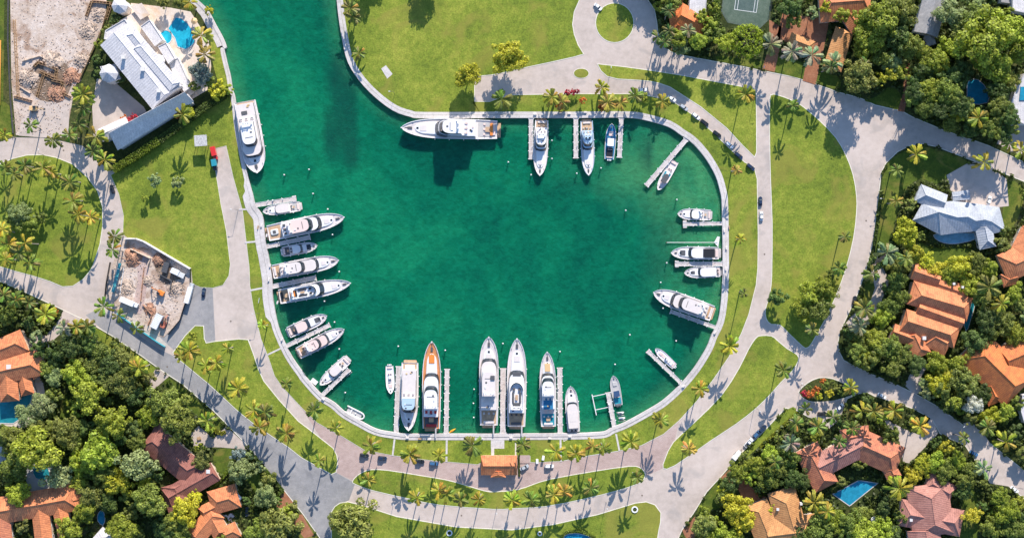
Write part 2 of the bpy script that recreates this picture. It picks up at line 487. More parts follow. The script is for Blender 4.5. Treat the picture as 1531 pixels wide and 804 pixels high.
# seawall cap and the promenade behind it
def wall_w(p):
    x, y = p
    if x < 345 and y < 72: return 4.5
    if x < 372 and y < 300: return 1.2
    if x < 430 and 300 <= y < 480: return 6.0
    return 4.2
def prom_w(p):
    x, y = p
    if x < 345 and y < 72: return 13
    if x < 372 and y < 290: return 5.5
    if x < 430 and 290 <= y < 480: return 14.5
    return 8.8
EV = [p for p in EDGE if -300 < p[1]]
def strip(name, a, b, z0, z1, mat, label, cat):
    m = MB()
    A = XY(a); B = XY(b)
    for i in range(len(a)-1):
        q = [A[i], A[i+1], B[i+1], B[i]]
        m.quad(*[(x, y, z1) for x, y in q][::-1])
        m.quad((*A[i], z0), (*A[i], z1), (*A[i+1], z1), (*A[i+1], z0))
        m.quad((*B[i+1], z0), (*B[i+1], z1), (*B[i], z1), (*B[i], z0))
    return tag(m.build(name, mat), label, cat, kind="structure")
W1 = offset_line(EV, -.6); W2 = offset_line(EV, [wall_w(p) for p in EV]); W3 = offset_line(EV, [prom_w(p) for p in EV])
strip("seawall", W1, W2, -5.0, .42, WALK, "white concrete seawall cap around the marina", "seawall")
strip("promenade", offset_line(EV, [wall_w(p)+.35 for p in EV]), W3, .0, .24, WALK, "narrow pale walkway behind the seawall", "path")

# ------------------------------------------------------------------ lawns and yards
def sheet(name, pts, z, mat, label, cat, smooth=0, kind="structure"):
    m = MB()
    p = smooth_pts(pts, smooth) if smooth else pts
    if sum(p[i][0]*p[(i+1) % len(p)][1]-p[(i+1) % len(p)][0]*p[i][1] for i in range(len(p))) > 0: p = p[::-1]
    m.quad(*[tuple(P(x, y)[:2]) + (z,) for x, y in p])
    return tag(m.build(name, mat), label, cat, kind=kind)
LAWNS = []
def lawn(pts, label, smooth=3, kerb=1.0, mat=None, name="lawn", zt=.14):
    p = smooth_pts(pts, smooth) if smooth else pts
    LAWNS.append(p)
    m = MB(); m.prism(XY(p), .0, zt)
    o = tag(m.build(name, mat or GRASS), label, "lawn" if name == "lawn" else "garden", kind="structure")
    if kerb:
        k = MB(); k.prism(XY(grow(p, kerb)), .0, zt-.02)
        tag(k.build("kerb", KERB), "pale kerb around " + label, "kerb", kind="structure")
    return o
def along(a, b, w):
    """piece of the seawall line from the vertex nearest a to the one nearest b, set w map units inland"""
    E = offset_line(EDGE, w)
    ia = min(range(len(EDGE)), key=lambda i: (EDGE[i][0]-a[0])**2+(EDGE[i][1]-a[1])**2)
    ib = min(range(len(EDGE)), key=lambda i: (EDGE[i][0]-b[0])**2+(EDGE[i][1]-b[1])**2)
    return E[ia:ib+1] if ia <= ib else E[ib:ia+1][::-1]
# north lawn beside the channel
lawn(along((505,-200),(709,176),3) + [(709,154),(709,114),(734,112),(760,107),(780,102),(827,92),(858,85),(872,81),(864,68),(858,52),(855.5,37),(858,18),(866,0),(880,-40),(900,-200)], "wide sunlit lawn north of the basin", 0)
lawn([(919+28*math.cos(2*math.pi*i/16), 34.5+29*math.sin(2*math.pi*i/16)) for i in range(16)], "round grass island in the cul-de-sac", 2)
lawn([(869+11*math.cos(2*math.pi*i/12), 110+7*math.sin(2*math.pi*i/12)) for i in range(12)], "small oval grass island in the side drive", 2, .7)
lawn([(894,96.5),(932,100.5),(976,106.5),(1020,113.5),(1065,122),(1108,130),(1127,135),(1130,140),(1130.5,190),(1130.5,228),(1128,234),(1110,216.5),(1087,191.5),(1048,159.5),(1020,141.5),(1002,130),(985,124),(970,121),(945,119),(924,118),(908,114),(899,106)], "long wedge of lawn between the north road and the parked cars", 0)
lawn([(1160,142),(1187,152),(1204,163),(1226,182),(1249,206),(1264,232),(1275,262),(1280,293),(1280,318),(1275.5,356),(1264.6,400),(1250,440),(1234,475),(1214,511),(1207,519),(1200,517),(1178,496),(1166,485),(1153,484),(1146,476),(1145,462),(1150,445),(1153.5,425),(1154.5,400),(1155,335),(1152.5,268),(1151,200),(1151.5,148),(1154,143)], "big teardrop lawn between the two roads on the right", 2)
lawn([(992,699),(1008.6,695),(1062,658),(1100,633),(1130,609.6),(1152,588),(1167,571),(1184,554),(1193,539),(1191,530),(1176,521),(1162,509),(1153,502.5),(1138,502),(1130,506),(1119,523),(1105,551),(1079,591),(1039,631),(1007,661),(995,685)], "curved lawn strip inside the south-east bend", 2)
lawn([(527.6,719),(533,712),(542,706),(555,702),(580,703),(624,710),(665.6,717),(690.7,723.6),(724,733.6),(740,735),(773.5,732),(798.5,723.6),(823.6,716),(890.5,704),(940.7,697),(955.7,698.5),(963,705),(963.5,712),(955.7,721),(924,732),(874,744.5),(815,756),(765,759),(737.5,760),(657,753.7),(613.7,745),(557,732),(532,723)], "crescent lawn island with palms below the gatehouse", 2)
lawn([(496.5,764),(501,757),(508,752),(520,750),(540,755),(593,772),(682,787.6),(765,792),(827,784),(894,769),(950,752),(966,750),(979,754.5),(987.5,766),(987,780),(985,789),(978,830),(978,950),(497,950),(496,810)], "lawn along the bottom edge", 0)
# inner strip around the basin
lawn([(706,152.5),(732,152.5),(748,147),(765,142.5),(860,141),(955,141),(985,147),(1010,155),(1035,172),(1064,197),(1090,222),(1113,243),(1127,250),(1131.5,268),(1132,300),(1133,350),(1132.5,400),(1130,426),(1119,469.7),(1108,498),(1089,533.6),(1064,569.6),(1041,599.5),(1015,628),(992,648),(982,653),(959,665),(926,673),(882,680),(842,688)] + along((842,648),(1070,263),-3)[0:0] + [(842,660)] + along((846,648),(706,176),3), "grass strip inside the eastern ring drive", 0, .8)
lawn([(793,690),(800,690.5),(842,688.4),(842,655),(772,655),(772,681),(793,681)], "small grass patch right of the gatehouse", 0, .6)
lawn(along((338,215),(842,648),3)[::1][0:0] + [(338,216),(349,265),(363,315),(373,399),(374,427),(379,459),(390.5,506),(402,535),(410.6,561),(420.6,576),(452,609.6),(474,631),(500,645.5),(512,652),(545,672),(587,680),(640.5,687),(714,693.5),(721,690),(721,680),(770,680),(770,655)] + along((770,648),(354,180),3), "grass strip inside the western drive", 0, .6)
# west lawns
lawn([(166,262),(178,290),(185,322),(184,350),(190,355),(205,356),(216,361),(286,401),(288,424),(300,429),(318,430),(333,426),(342,412),(344,395),(338,345),(330,305),(324,268),(317,223),(338,218)] + along((357,196),(349,140),3) + [(320,154),(262,197),(210,236)], "lawn with long house shadow beside the red van", 0, .5, zt=.133)
lawn([(-160,236),(-40,256),(0,246),(18,238),(40,232.6),(63.5,232),(83.6,236),(108.7,246),(131,266),(145.5,286),(153,310),(153,338),(149,365),(139,396),(134,405),(124,417),(108.7,427),(93.6,428),(75,420),(50,412),(22,404.5),(0,398),(-160,350)], "round lawn of tall palms at the left edge", 0)
lawn([(304,487.5),(292,487),(277,502),(259,527),(263,533),(273,541),(312,573),(357,614.6),(382,634.7),(432,668),(450.7,683),(467,692),(495.5,708),(502,705),(504.5,690),(503,680),(498,670),(470,648),(445.7,629.6),(417,598),(394,569.5),(385.5,551),(380.5,535),(374,517),(370.5,508),(357,507),(320,510.7),(308,513),(305,506)], "sloping palm lawn between drive and grey road", 0)
# yards
NWY = [(-160,220),(0,212),(22,205),(64,206),(94,211),(124,218),(139,233),(152,245),(166,256),(210,235),(262,196),(320,153)] + along((347,134),(240,-200),3) + [(240,-215),(-160,-215)]
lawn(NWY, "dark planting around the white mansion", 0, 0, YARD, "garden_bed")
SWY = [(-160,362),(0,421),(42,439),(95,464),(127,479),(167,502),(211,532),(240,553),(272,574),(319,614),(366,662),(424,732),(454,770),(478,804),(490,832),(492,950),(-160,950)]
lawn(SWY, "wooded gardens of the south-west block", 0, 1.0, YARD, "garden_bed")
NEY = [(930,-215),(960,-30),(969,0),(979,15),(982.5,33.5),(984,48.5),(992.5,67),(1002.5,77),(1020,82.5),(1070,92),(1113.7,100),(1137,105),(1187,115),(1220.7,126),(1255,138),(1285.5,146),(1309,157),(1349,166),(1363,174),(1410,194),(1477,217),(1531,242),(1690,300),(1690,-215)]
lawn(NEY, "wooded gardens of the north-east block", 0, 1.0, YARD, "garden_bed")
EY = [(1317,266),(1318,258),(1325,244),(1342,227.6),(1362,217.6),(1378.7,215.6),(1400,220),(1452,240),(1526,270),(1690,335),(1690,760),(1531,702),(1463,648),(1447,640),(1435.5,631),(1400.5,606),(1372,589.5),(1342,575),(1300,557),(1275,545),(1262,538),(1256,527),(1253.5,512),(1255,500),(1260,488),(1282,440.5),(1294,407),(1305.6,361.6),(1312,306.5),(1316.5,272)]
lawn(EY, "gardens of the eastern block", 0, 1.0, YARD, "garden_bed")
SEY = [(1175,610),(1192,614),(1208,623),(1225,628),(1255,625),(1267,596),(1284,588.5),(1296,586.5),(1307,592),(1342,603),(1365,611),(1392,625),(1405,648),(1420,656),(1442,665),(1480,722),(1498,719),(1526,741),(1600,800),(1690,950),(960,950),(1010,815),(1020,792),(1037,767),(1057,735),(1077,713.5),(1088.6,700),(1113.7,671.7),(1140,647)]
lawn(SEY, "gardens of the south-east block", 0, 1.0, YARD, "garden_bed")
lawn([(1194.5,586),(1207,573),(1224,565),(1244,566),(1264,574.5),(1277,584),(1274,590),(1247,598),(1217,600),(1204,596)], "flower island in the junction", 2, 1.0, YARD, "flower_bed")
# open grass inside the yards
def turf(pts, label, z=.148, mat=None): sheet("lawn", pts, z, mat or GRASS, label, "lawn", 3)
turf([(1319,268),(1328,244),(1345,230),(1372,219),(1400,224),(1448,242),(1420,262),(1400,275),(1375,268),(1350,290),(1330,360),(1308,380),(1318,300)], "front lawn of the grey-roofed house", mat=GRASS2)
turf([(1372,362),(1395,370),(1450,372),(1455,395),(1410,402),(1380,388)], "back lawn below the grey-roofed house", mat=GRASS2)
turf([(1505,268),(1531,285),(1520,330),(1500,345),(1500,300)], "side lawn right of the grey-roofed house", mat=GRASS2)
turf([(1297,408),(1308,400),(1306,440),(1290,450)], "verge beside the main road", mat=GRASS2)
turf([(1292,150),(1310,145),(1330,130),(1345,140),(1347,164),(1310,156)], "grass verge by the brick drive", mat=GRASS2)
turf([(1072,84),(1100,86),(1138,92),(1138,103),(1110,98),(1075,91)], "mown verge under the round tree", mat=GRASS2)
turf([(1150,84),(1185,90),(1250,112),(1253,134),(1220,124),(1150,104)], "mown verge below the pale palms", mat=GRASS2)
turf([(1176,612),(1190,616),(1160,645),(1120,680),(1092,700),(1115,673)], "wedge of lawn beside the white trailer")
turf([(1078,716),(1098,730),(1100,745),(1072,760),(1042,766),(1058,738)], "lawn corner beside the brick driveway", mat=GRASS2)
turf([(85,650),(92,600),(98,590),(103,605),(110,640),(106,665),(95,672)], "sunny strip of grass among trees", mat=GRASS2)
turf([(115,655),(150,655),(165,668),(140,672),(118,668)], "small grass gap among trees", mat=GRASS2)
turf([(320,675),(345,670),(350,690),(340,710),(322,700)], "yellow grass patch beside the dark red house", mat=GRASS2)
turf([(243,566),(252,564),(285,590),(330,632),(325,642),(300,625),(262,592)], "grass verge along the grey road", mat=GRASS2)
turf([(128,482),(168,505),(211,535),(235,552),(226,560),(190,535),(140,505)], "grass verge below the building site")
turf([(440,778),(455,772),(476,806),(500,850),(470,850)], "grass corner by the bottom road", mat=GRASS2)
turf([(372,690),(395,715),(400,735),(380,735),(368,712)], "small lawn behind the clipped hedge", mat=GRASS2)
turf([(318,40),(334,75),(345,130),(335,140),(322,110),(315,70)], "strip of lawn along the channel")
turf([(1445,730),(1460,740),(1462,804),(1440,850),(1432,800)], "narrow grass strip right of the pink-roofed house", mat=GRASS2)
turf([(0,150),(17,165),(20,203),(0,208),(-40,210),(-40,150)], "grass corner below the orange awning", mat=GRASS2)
# different pavings
sheet("road", [(128,471),(146,462),(160,468),(235,520),(262,533),(312,573),(357,614.6),(432,668),(503,706),(531,722),(522,747),(500,757),(494,772),(498,960),(488,960),(488,830),(478,806),(424,735),(366,665),(319,617),(240,556),(167,505)], .034, ASPH, "grey asphalt road running down the lower left", "road")
sheet("promenade", [(452,611),(500,646),(545,672),(640,688),(714,694),(790,691),(840,689),(925,674),(992,648),(1016,627),(1008,662),(990,700),(964,712),(940,697),(890,704),(798,723),(773,732),(724,733),(666,717),(555,702),(528,718),(503,706),(504,684),(480,655)], .034, BRICKP, "pink paved promenade behind the south quay", "road")
sheet("parking_apron", [(232,470),(290,424),(318,431),(322,510),(306,513),(302,487),(290,488),(262,525),(240,505)], .034, ASPH, "grey asphalt apron beside the building site", "pavement")
def drive(pts, mat, label, z=.152, smooth=0): sheet("driveway", pts, z, mat, label, "driveway", smooth)
drive([(95,464),(127,479),(105,486),(80,508),(40,520),(36,505),(70,500),(87,480)], CONC, "driveway of the orange house at the left edge")
drive([(240,553),(253,562),(230,582),(222,600),(217,598),(224,568),(232,552)], CONC, "narrow drive off the grey road")
drive([(338,637),(366,662),(372,672),(330,668),(290,668),(285,648),(297,636),(320,655)], CONC, "forecourt of the dark red house")
drive([(424,732),(438,750),(425,775),(410,765)], TERRAP, "terracotta drive by the clipped hedge")
drive([(440,770),(452,768),(470,800),(455,804),(437,780)], TERRAP, "terracotta strip at the bottom edge")
drive([(1139,104),(1158,108),(1165,78),(1168,40),(1150,30),(1150,70)], TERRAP, "terracotta drive between the pale palms")
drive([(1200,121),(1219,127),(1228,90),(1240,30),(1170,20),(1160,60),(1210,70)], TERRAP, "terracotta court behind the pale palms")
drive([(1342,166),(1352,168),(1358,135),(1360,95),(1353,95),(1350,140)], TERRAP, "brick footpath among the trees")
drive([(1004,78),(1003,60),(1005,-20),(1022,-20),(1020,40),(1006,70)], TERRAP, "terracotta strip beside the top orange roof")
drive([(1415,262),(1445,245),(1478,248),(1505,268),(1508,308),(1490,310),(1440,320),(1425,300)], CONC, "pale forecourt of the grey-roofed house")
drive([(1275,470),(1262,486),(1276,490),(1310,470),(1330,420),(1310,380),(1300,398),(1308,430),(1300,455)], CONC, "shaded drive of the five-ridged villa")
drive([(1365,588),(1378,588),(1376,565),(1388,545),(1380,535),(1360,560),(1352,575)], CONC, "paved entrance off the shaded road")
drive([(1392,623),(1403,647),(1360,692),(1350,690),(1345,660),(1330,640),(1318,622),(1350,640),(1375,650)], CONC, "pale drive of the terracotta villa")
drive([(1212,602),(1266,596),(1256,625),(1240,640),(1225,628),(1205,621)], CONC, "parking court beside the flower island")
drive([(1077,713.5),(1092,700),(1120,722),(1135,740),(1160,745),(1165,765),(1130,760),(1110,745),(1102,728)], TERRAP, "brick drive of the tan-roofed house")
drive([(1020,792),(1040,770),(1042,800),(1030,815)], TERRAP, "brick strip at the bottom edge")
drive([(1440,632),(1452,630),(1472,650),(1500,690),(1530,705),(1530,730),(1480,722),(1460,690),(1445,660)], CONC, "sunlit end of the shaded road")
drive([(-20,540),(60,520),(62,560),(70,600),(40,640),(-40,630)], SANDP, "terrace of the left-edge orange house")
drive([(40,690),(78,690),(84,735),(50,745),(38,715)], GREYD, "grey pool deck in the lower left garden")
drive([(1500,190),(1540,170),(1560,230),(1520,230),(1490,215)], CONC, "shaded forecourt at the right edge")
# mansion grounds
drive([(145,118),(168,120),(215,160),(225,178),(175,210),(140,205),(138,160)], CONC, "paved entry court of the white mansion")
drive([(196,5),(255,12),(285,18),(312,60),(316,100),(310,135),(285,150),(262,120),(215,80),(188,40)], SANDP, "beige pool terrace of the white mansion", .152)
drive([(14,-120),(165,-120),(158,30),(112,130),(100,200),(62,206),(24,202),(17,120)], DIRT, "bare dirt of the demolition lot", .153)
drive([(60,150),(105,150),(102,205),(64,206),(28,203),(32,180)], CONC, "pale concrete slab at the demolition lot entrance", .157)
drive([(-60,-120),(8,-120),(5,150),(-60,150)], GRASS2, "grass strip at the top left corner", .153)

def footpath(a, b, w, label, z=.19, mat=None):
    ax, ay = a; bx, by = b
    l = math.hypot(bx-ax, by-ay); nx, ny = -(by-ay)/l*w/2, (bx-ax)/l*w/2
    m = MB(); m.prism(XY([(ax+nx, ay+ny), (bx+nx, by+ny), (bx-nx, by-ny), (ax-nx, ay-ny)]), .05, z)
    tag(m.build("path", mat or WALK), label, "path", kind="structure")
for a, b, w, lb in [((374,434),(395,430),2.6,"short path from the drive to the dock of the dark-topped yacht"), ((400,530),(421,520),2.4,"short slanting path to the two-yacht dock"),
    ((357,313),(372,313),2.4,"short path near the uppermost left dock"), ((366,362.5),(384,361),2.6,"short path behind the outboard boat dock"),
    ((587,681),(590,656),2.6,"thin path from the promenade to the bow-in yacht dock"), ((667.5,690),(668,656),2.8,"thin path behind the orange kayak"),
    ((736.5,682),(737,655),4.5,"path from the gatehouse to the quay"), ((838.5,690),(838,656),2.8,"thin path left of the small cruiser"), ((926,673),(921,648),2.6,"thin path to the boat lift pier"),
    ((462,612),(478,598),2.4,"short path to the lone lower left dock")]:
    footpath(a, b, w, lb)
m = MB(); m.prism(XY([(734,655),(754,655),(754,670),(734,670)]), .05, .20)
tag(m.build("plaza", WALK), "small pale landing behind the twin white yachts", "plaza", kind="structure")
# ------------------------------------------------------------------ docks and mooring piles
def pile_mesh(top, r=.17, cap=True):
    m = MB(); m.cyl((0, 0, -4.5), (0, 0, top), r, n=8); me1 = m.mesh("piling", PILE)
    c = MB(); c.cyl((0, 0, top-.25), (0, 0, top), r+.05, n=8); c.cyl((0, 0, top), (0, 0, top+.3), r+.05, .03, n=8)
    return me1, c.mesh("cap", WHITE)
PILEM, CAPM = pile_mesh(1.5, .2)
PEDM = None
def pedestal_mesh():
    m = MB(); m.rbox(0, 0, 0, .35, .3, .95, .05, ch=.08)
    return m.mesh("power_pedestal", WHITE)
PEDM = pedestal_mesh()
CLEAT = MB(); CLEAT.box(0, 0, .12, .5, .09, .07); CLEAT.box(-.12, 0, .05, .07, .07, .1); CLEAT.box(.12, 0, .05, .07, .07, .1)
CLEAT = CLEAT.mesh("cleat", CHROME)
def dock(a, b, w, label, piles=5, sides=(1, -1), tee=0.0, z=.12):
    pa = P(a[0], a[1], 0); pb = P(b[0], b[1], 0)
    d = pb - pa; L = d.length; rz = math.atan2(d.y, d.x)
    W = w * S
    t = empty("finger_pier", (pa.x, pa.y, WZ), rz, label, "pier", "finger piers around the basin")
    zz = z - WZ
    m = MB(); m.box(L/2-.3, 0, zz-.1, L+.6, W-.3, .2)
    if tee: m.box(L-1.0, 0, zz-.11, 1.9, W+tee, .2)
    m.build("deck", WOODD, t)
    for sd in (1, -1):
        r = MB(); r.box(L/2, sd*(W/2-.08), zz-.02, L, .16, .3); r.build("edge_beam", WHITE, t)
    for i in range(piles):
        x = L*(.06 + .93*i/(piles-1))
        for sd in sides:
            p = link("piling", PILEM, t, (x, sd*(W/2+.2), 0)); link("cap", CAPM, p)
    for k in (.35, .7):
        link("power_pedestal", PEDM, t, (L*k, (W/2-.4), zz))
    for k in (.2, .5, .85):
        for sd in (1, -1): link("cleat", CLEAT, t, (L*k, sd*(W/2-.3), zz))
    return t
dock((377,307.5),(443,297), 6.5, "finger pier uppermost on the left quay", 4, (1,), 1.0)
dock((392,370),(464,354.5), 6.5, "finger pier between the largest left yacht and the outboard boat", 5)
dock((401,429.5),(473,415), 7, "finger pier between two big yachts on the left quay", 5)
dock((422,520),(493.5,485.5), 6, "slanting pier between the two smaller left yachts", 5)
dock((478,594),(522,552), 6, "slanting pier beside the white boat at lower left", 4)
dock((592,653),(596,547), 7, "long pier left of the bow-in white yacht", 9)
dock((667,653),(668.5,551), 6.5, "long pier right of the orange-trimmed yacht", 9)
dock((752,653),(752.5,550), 8, "long pier between the twin white yachts", 9)
dock((837.5,653),(837,549), 7, "long pier right of the blue-decked yacht", 9)
dock((920,646),(909,586), 6.5, "pier carrying the empty boat lift", 5)
dock((1020,574),(968,524), 5.5, "lone slanting pier at lower right", 5, (1, -1), .6)
dock((1076,491.5),(1002,465), 5.5, "slanting pier below the big right-hand yacht", 6)
dock((1084,394.5),(1009,394.5), 6.5, "pier between the black-awning boat and the sedan cruiser", 6, (1, -1), 1.2)
dock((1084,334),(1021,335), 5.5, "pier below the topmost right-hand cruiser", 5, (1, -1), 2.0)
dock((1029,205),(966,278), 7, "diagonal pier in the upper right corner", 7)
dock((929,174),(926,236), 6.5, "pier right of the small navy boat", 6)
dock((861,174),(861,237), 6.5, "pier left of the grey-blue yacht", 6)
dock((794,174),(794,238.5), 6.5, "leftmost pier on the north quay", 6)
# boom with a triangular float
t = empty("mooring_boom", P(1074, 362.5, WZ), 0, "thin white boom reaching out above the black-awning boat", "boom")
m = MB(); m.cyl((-26, 0, .5), (-.5, 0, .9), .13, n=6); m.build("pole", WHITE, t)
m = MB(); m.prism([(-2.2, 0), (-.2, -2.2), (.6, 2.8), (-.6, 3.0)], .3, .8, bottom=True); m.build("landing_float", WHITE, t)
m = MB(); m.cyl((-26, 0, -3), (-26, 0, 1.3), .2, n=8); m.build("piling", PILE, t)
# boat lift frame
t = empty("boat_lift", P(897, 600, WZ), R(12), "empty white boat lift frame left of its pier", "boat lift")
for y in (-3.4, 3.4):
    m = MB(); m.box(.3, y, 1.3, 7.0, .3, .35); m.build("beam", WHITE, t)
m = MB(); m.box(-3.2, -.8, 1.32, .4, 10.5, .33); m.build("crossbeam", WHITE, t)
for x, y in ((-3.2, -3.4), (-3.2, 3.4), (-3.2, -5.8)):
    m = MB(); m.cyl((x, y, -4), (x, y, 1.1), .18, n=8); m.build("piling", PILE, t)

# ------------------------------------------------------------------ boats
def hw(t, st=.86, tm=.52, p=2.2):
    if t < tm:
        u = t/tm; return st + (1-st)*(u*(2-u))
    u = (t-tm)/(1-tm)
    return max(0.0, 1-u**p)**.68
def outline(L, B, t0, t1, wf, nose, n=7, p=2.2, st=.86, inset=0.0, sq=2.0):
    """closed outline of a deck structure: stern to a rounded nose"""
    x0, x1 = -L/2+t0*L, -L/2+t1*L
    xn = x1 - nose
    pts = []
    for i in range(4):
        x = x0 + (xn-x0)*i/3
        pts.append((x, wf*B/2*hw((x+L/2)/L, st, p=p) - inset))
    yn = pts[-1][1]
    for i in range(1, n+1):
        a = i/n*math.pi/2
        x = xn + nose*math.sin(a); y = yn*math.cos(a)**(2/sq)
        lim = max(0.0, B/2*hw((x+L/2)/L, st, p=p)*.97 - inset)
        pts.append((x, min(max(y, 0), lim) if i < n else 0.0))
    right = [(x, -y) for x, y in pts[:-1]][::-1]
    return pts + right, 4, n
def sheer(t, h0, h1): return h0 + (h1-h0)*t*t

class Boat:
    def __init__(s, bow, stern, beam, label, name="motor_yacht", group="boats moored in the basin", h0=None, h1=None, p=2.9, st=.9, hullm=None, deckm=None, rail=True, cat=None):
        zc = .5
        a = P(bow[0], bow[1], zc); b = P(stern[0], stern[1], zc)
        d = a-b; s.L = L = d.length; s.B = B = beam*S
        s.p = p; s.st = st
        s.rz = math.atan2(d.y, d.x)
        c = (a+b)/2
        s.t = empty(name, (c.x, c.y, WZ), s.rz, label, cat or ("yacht" if name == "motor_yacht" else "boat"), group)
        s.h0 = h0 = h0 or .055*L+.4; s.h1 = h1 = h1 or .075*L+.7
        hm = hullm or GEL
        m = MB(); rs = []
        N = 16
        for i in range(N+1):
            t = 1-(1-i/N)**1.35
            w = B/2*max(hw(t, st, p=p), .015); x = -L/2+t*L; z = sheer(t, h0, h1)
            k = 1-.55*t**2.2
            rs.append([(x, w, z), (x-.01*L*t, w*(.55+.45*k), z*.45), (x-.03*L*t, w*.86*k, 0), (x-.05*L*t, w*.3*k, -.5-.02*L), (x-.05*L*t, 0, -.6-.03*L),
                       (x-.05*L*t, -w*.3*k, -.5-.02*L), (x-.03*L*t, -w*.86*k, 0), (x-.01*L*t, -w*(.55+.45*k), z*.45), (x, -w, z)])
        m.rings(rs, cap0=True, cap1=True, closed=False)
        s.hull = m.build("hull", hm, s.t, smooth=True)
        # deck a little below the gunwale
        g = MB(); d_ = MB(); prev = None
        dep = .12+.006*L
        for i in range(N+1):
            t = 1-(1-i/N)**1.35
            w = B/2*max(hw(t, st, p=p), .015); x = -L/2+t*L; z = sheer(t, h0, h1); wi = max(0, w-(.12+.012*B*2))
            cur = (x, w, wi, z)
            if prev:
                x0, w0, wi0, z0 = prev
                d_.quad((x0, -wi0, z0-dep), (x, -wi, z-dep), (x, wi, z-dep), (x0, wi0, z0-dep))
                for sg in (1, -1):
                    q = [(x0, sg*w0, z0+.004), (x0, sg*wi0, z0+.004), (x, sg*wi, z+.004), (x, sg*w, z+.004)]
                    g.quad(*(q if sg > 0 else q[::-1]))
                    q = [(x0, sg*wi0, z0+.004), (x0, sg*wi0, z0-dep), (x, sg*wi, z-dep), (x, sg*wi, z+.004)]
                    g.quad(*(q if sg > 0 else q[::-1]))
            prev = cur
        d_.build("deck", deckm or CREAM, s.t)
        g.build("gunwale", hm, s.t)
        s.dep = dep
        if rail and L > 12:
            r = MB()
            for sg in (1, -1):
                pp = None
                for i in range(9):
                    t = .55+.44*i/8
                    q = Vector((-L/2+t*L, sg*(B/2*hw(t, st, p=p)-.08), sheer(t, h0, h1)+.75))
                    r.cyl(q-Vector((0, 0, .75)), q, .025, n=4, cap=False)
                    if pp is not None: r.cyl(pp, q, .03, n=4, cap=False)
                    pp = q
            r.build("bow_rail", CHROME, s.t)
    def X(s, t): return -s.L/2+t*s.L
    def dz(s, t): return sheer(t, s.h0, s.h1)-s.dep
    def tier(s, t0, t1, wf, z0, h, nose=.1, rake=.06, roof=None, wall=None, ws=True, side=True, lean=.05, name="cabin", glass=None, sq=3.6):
        L, B = s.L, s.B
        base, k, n = outline(L, B, t0, t1, wf, nose*L, p=s.p, st=s.st, sq=sq)
        top, _, _ = outline(L, B, t0+.012, t1-rake, wf, nose*L, p=s.p, st=s.st, inset=lean*B*.5, sq=sq)
        N = len(base)
        wl = MB(); wi = MB()
        for i in range(N):
            j = (i+1) % N
            front = ws and (k-1 <= i < N-k)
            q = ((*base[j], z0), (*base[i], z0), (*top[i], z0+h), (*top[j], z0+h))
            (wi if front else wl).quad(*q)
        wl.quad(*[(x, y, z0+h) for x, y in top[::-1]])
        o = wl.build(name, [wall or GEL], s.t)
        if ws: wi.build("windscreen", glass or GLASS, o)
        rf = MB()
        ov, _, _ = outline(L, B, t0+.004, t1-rake+.006, wf*1.0, nose*L, p=s.p, st=s.st, inset=lean*B*.5-.1, sq=sq)
        rf.prism(ov, z0+h+.003, z0+h+.12, bottom=True)
        rf.build("roof", roof or GEL, o)
        if side:
            for sg in (1, -1):
                sw = MB()
                for i in range(3):
                    a, b = base[i], base[i+1]; c, d = top[i], top[i+1]
                    def mid(u, v, f, e): return (u[0]+(v[0]-u[0])*f, (u[1]+(v[1]-u[1])*f+e)*sg, z0+h*f)
                    q = (mid(a, c, .35, .02), mid(b, d, .35, .02), mid(b, d, .8, .02), mid(a, c, .8, .02))
                    sw.quad(*(q if sg < 0 else q[::-1]))
                sw.build("side_window", GLASS, o)
        return z0+h+.12
    def pad(s, name, t, y, lt, wf, z, h, mat, ch=.08, parent=None, r=.2, rz=0):
        m = MB(); m.rbox(s.X(t), y*s.B/2, z, lt*s.L, wf*s.B, h, r, rz, ch=min(ch, h*.45))
        return m.build(name, mat, parent or s.t)
    def bow_gear(s, t=.9):
        z = s.dz(t)
        m = MB(); m.rbox(s.X(t), 0, z, .05*s.L, .12*s.B, .3, .1, ch=.05); m.build("windlass", DGREY, s.t)
        for sg in (1, -1):
            c = link("cleat", CLEAT, s.t, (s.X(t-.03), sg*s.B*.5*hw(t-.03, s.st, p=s.p)*.8, z+.05), scale=(1.6, 1.6, 1.6))
        m = MB(); m.box(s.X(.993), 0, sheer(1, s.h0, s.h1)+.05, .022*s.L, .05*s.B, .14); m.build("anchor_roller", GEL, s.t)
    def hatch(s, t, z, w=.13):
        m = MB(); m.rbox(s.X(t), 0, z, w*s.B*1.1, w*s.B, .12, .08, ch=.04); m.build("hatch", GLASS, s.t)
    def platform(s, lt=.05, mat=None, wf=.8):
        m = MB(); m.rbox(-s.L/2-lt*s.L/2+.2, 0, .25, lt*s.L+.5, wf*s.B*s.st, .3, .4, ch=.05)
        return m.build("swim_platform", mat or TEAK, s.t)
    def arch(s, t, z, h=1.6, wf=.5, mat=None, dome=True):
        m = MB()
        w = wf*s.B/2
        for sg in (1, -1):
            m.prism([(s.X(t)-.9, sg*w-.15), (s.X(t)+.1, sg*w-.15), (s.X(t)+.1, sg*w+.15), (s.X(t)-.9, sg*w+.15)], z, z+h, bottom=True,
                    top=[(s.X(t)-1.5, sg*w*.9-.12), (s.X(t)-.7, sg*w*.9-.12), (s.X(t)-.7, sg*w*.9+.12), (s.X(t)-1.5, sg*w*.9+.12)])
        m.box(s.X(t)-1.1, 0, z+h+.06, .9, 2*w*.95, .18)
        o = m.build("radar_arch", mat or GEL, s.t)
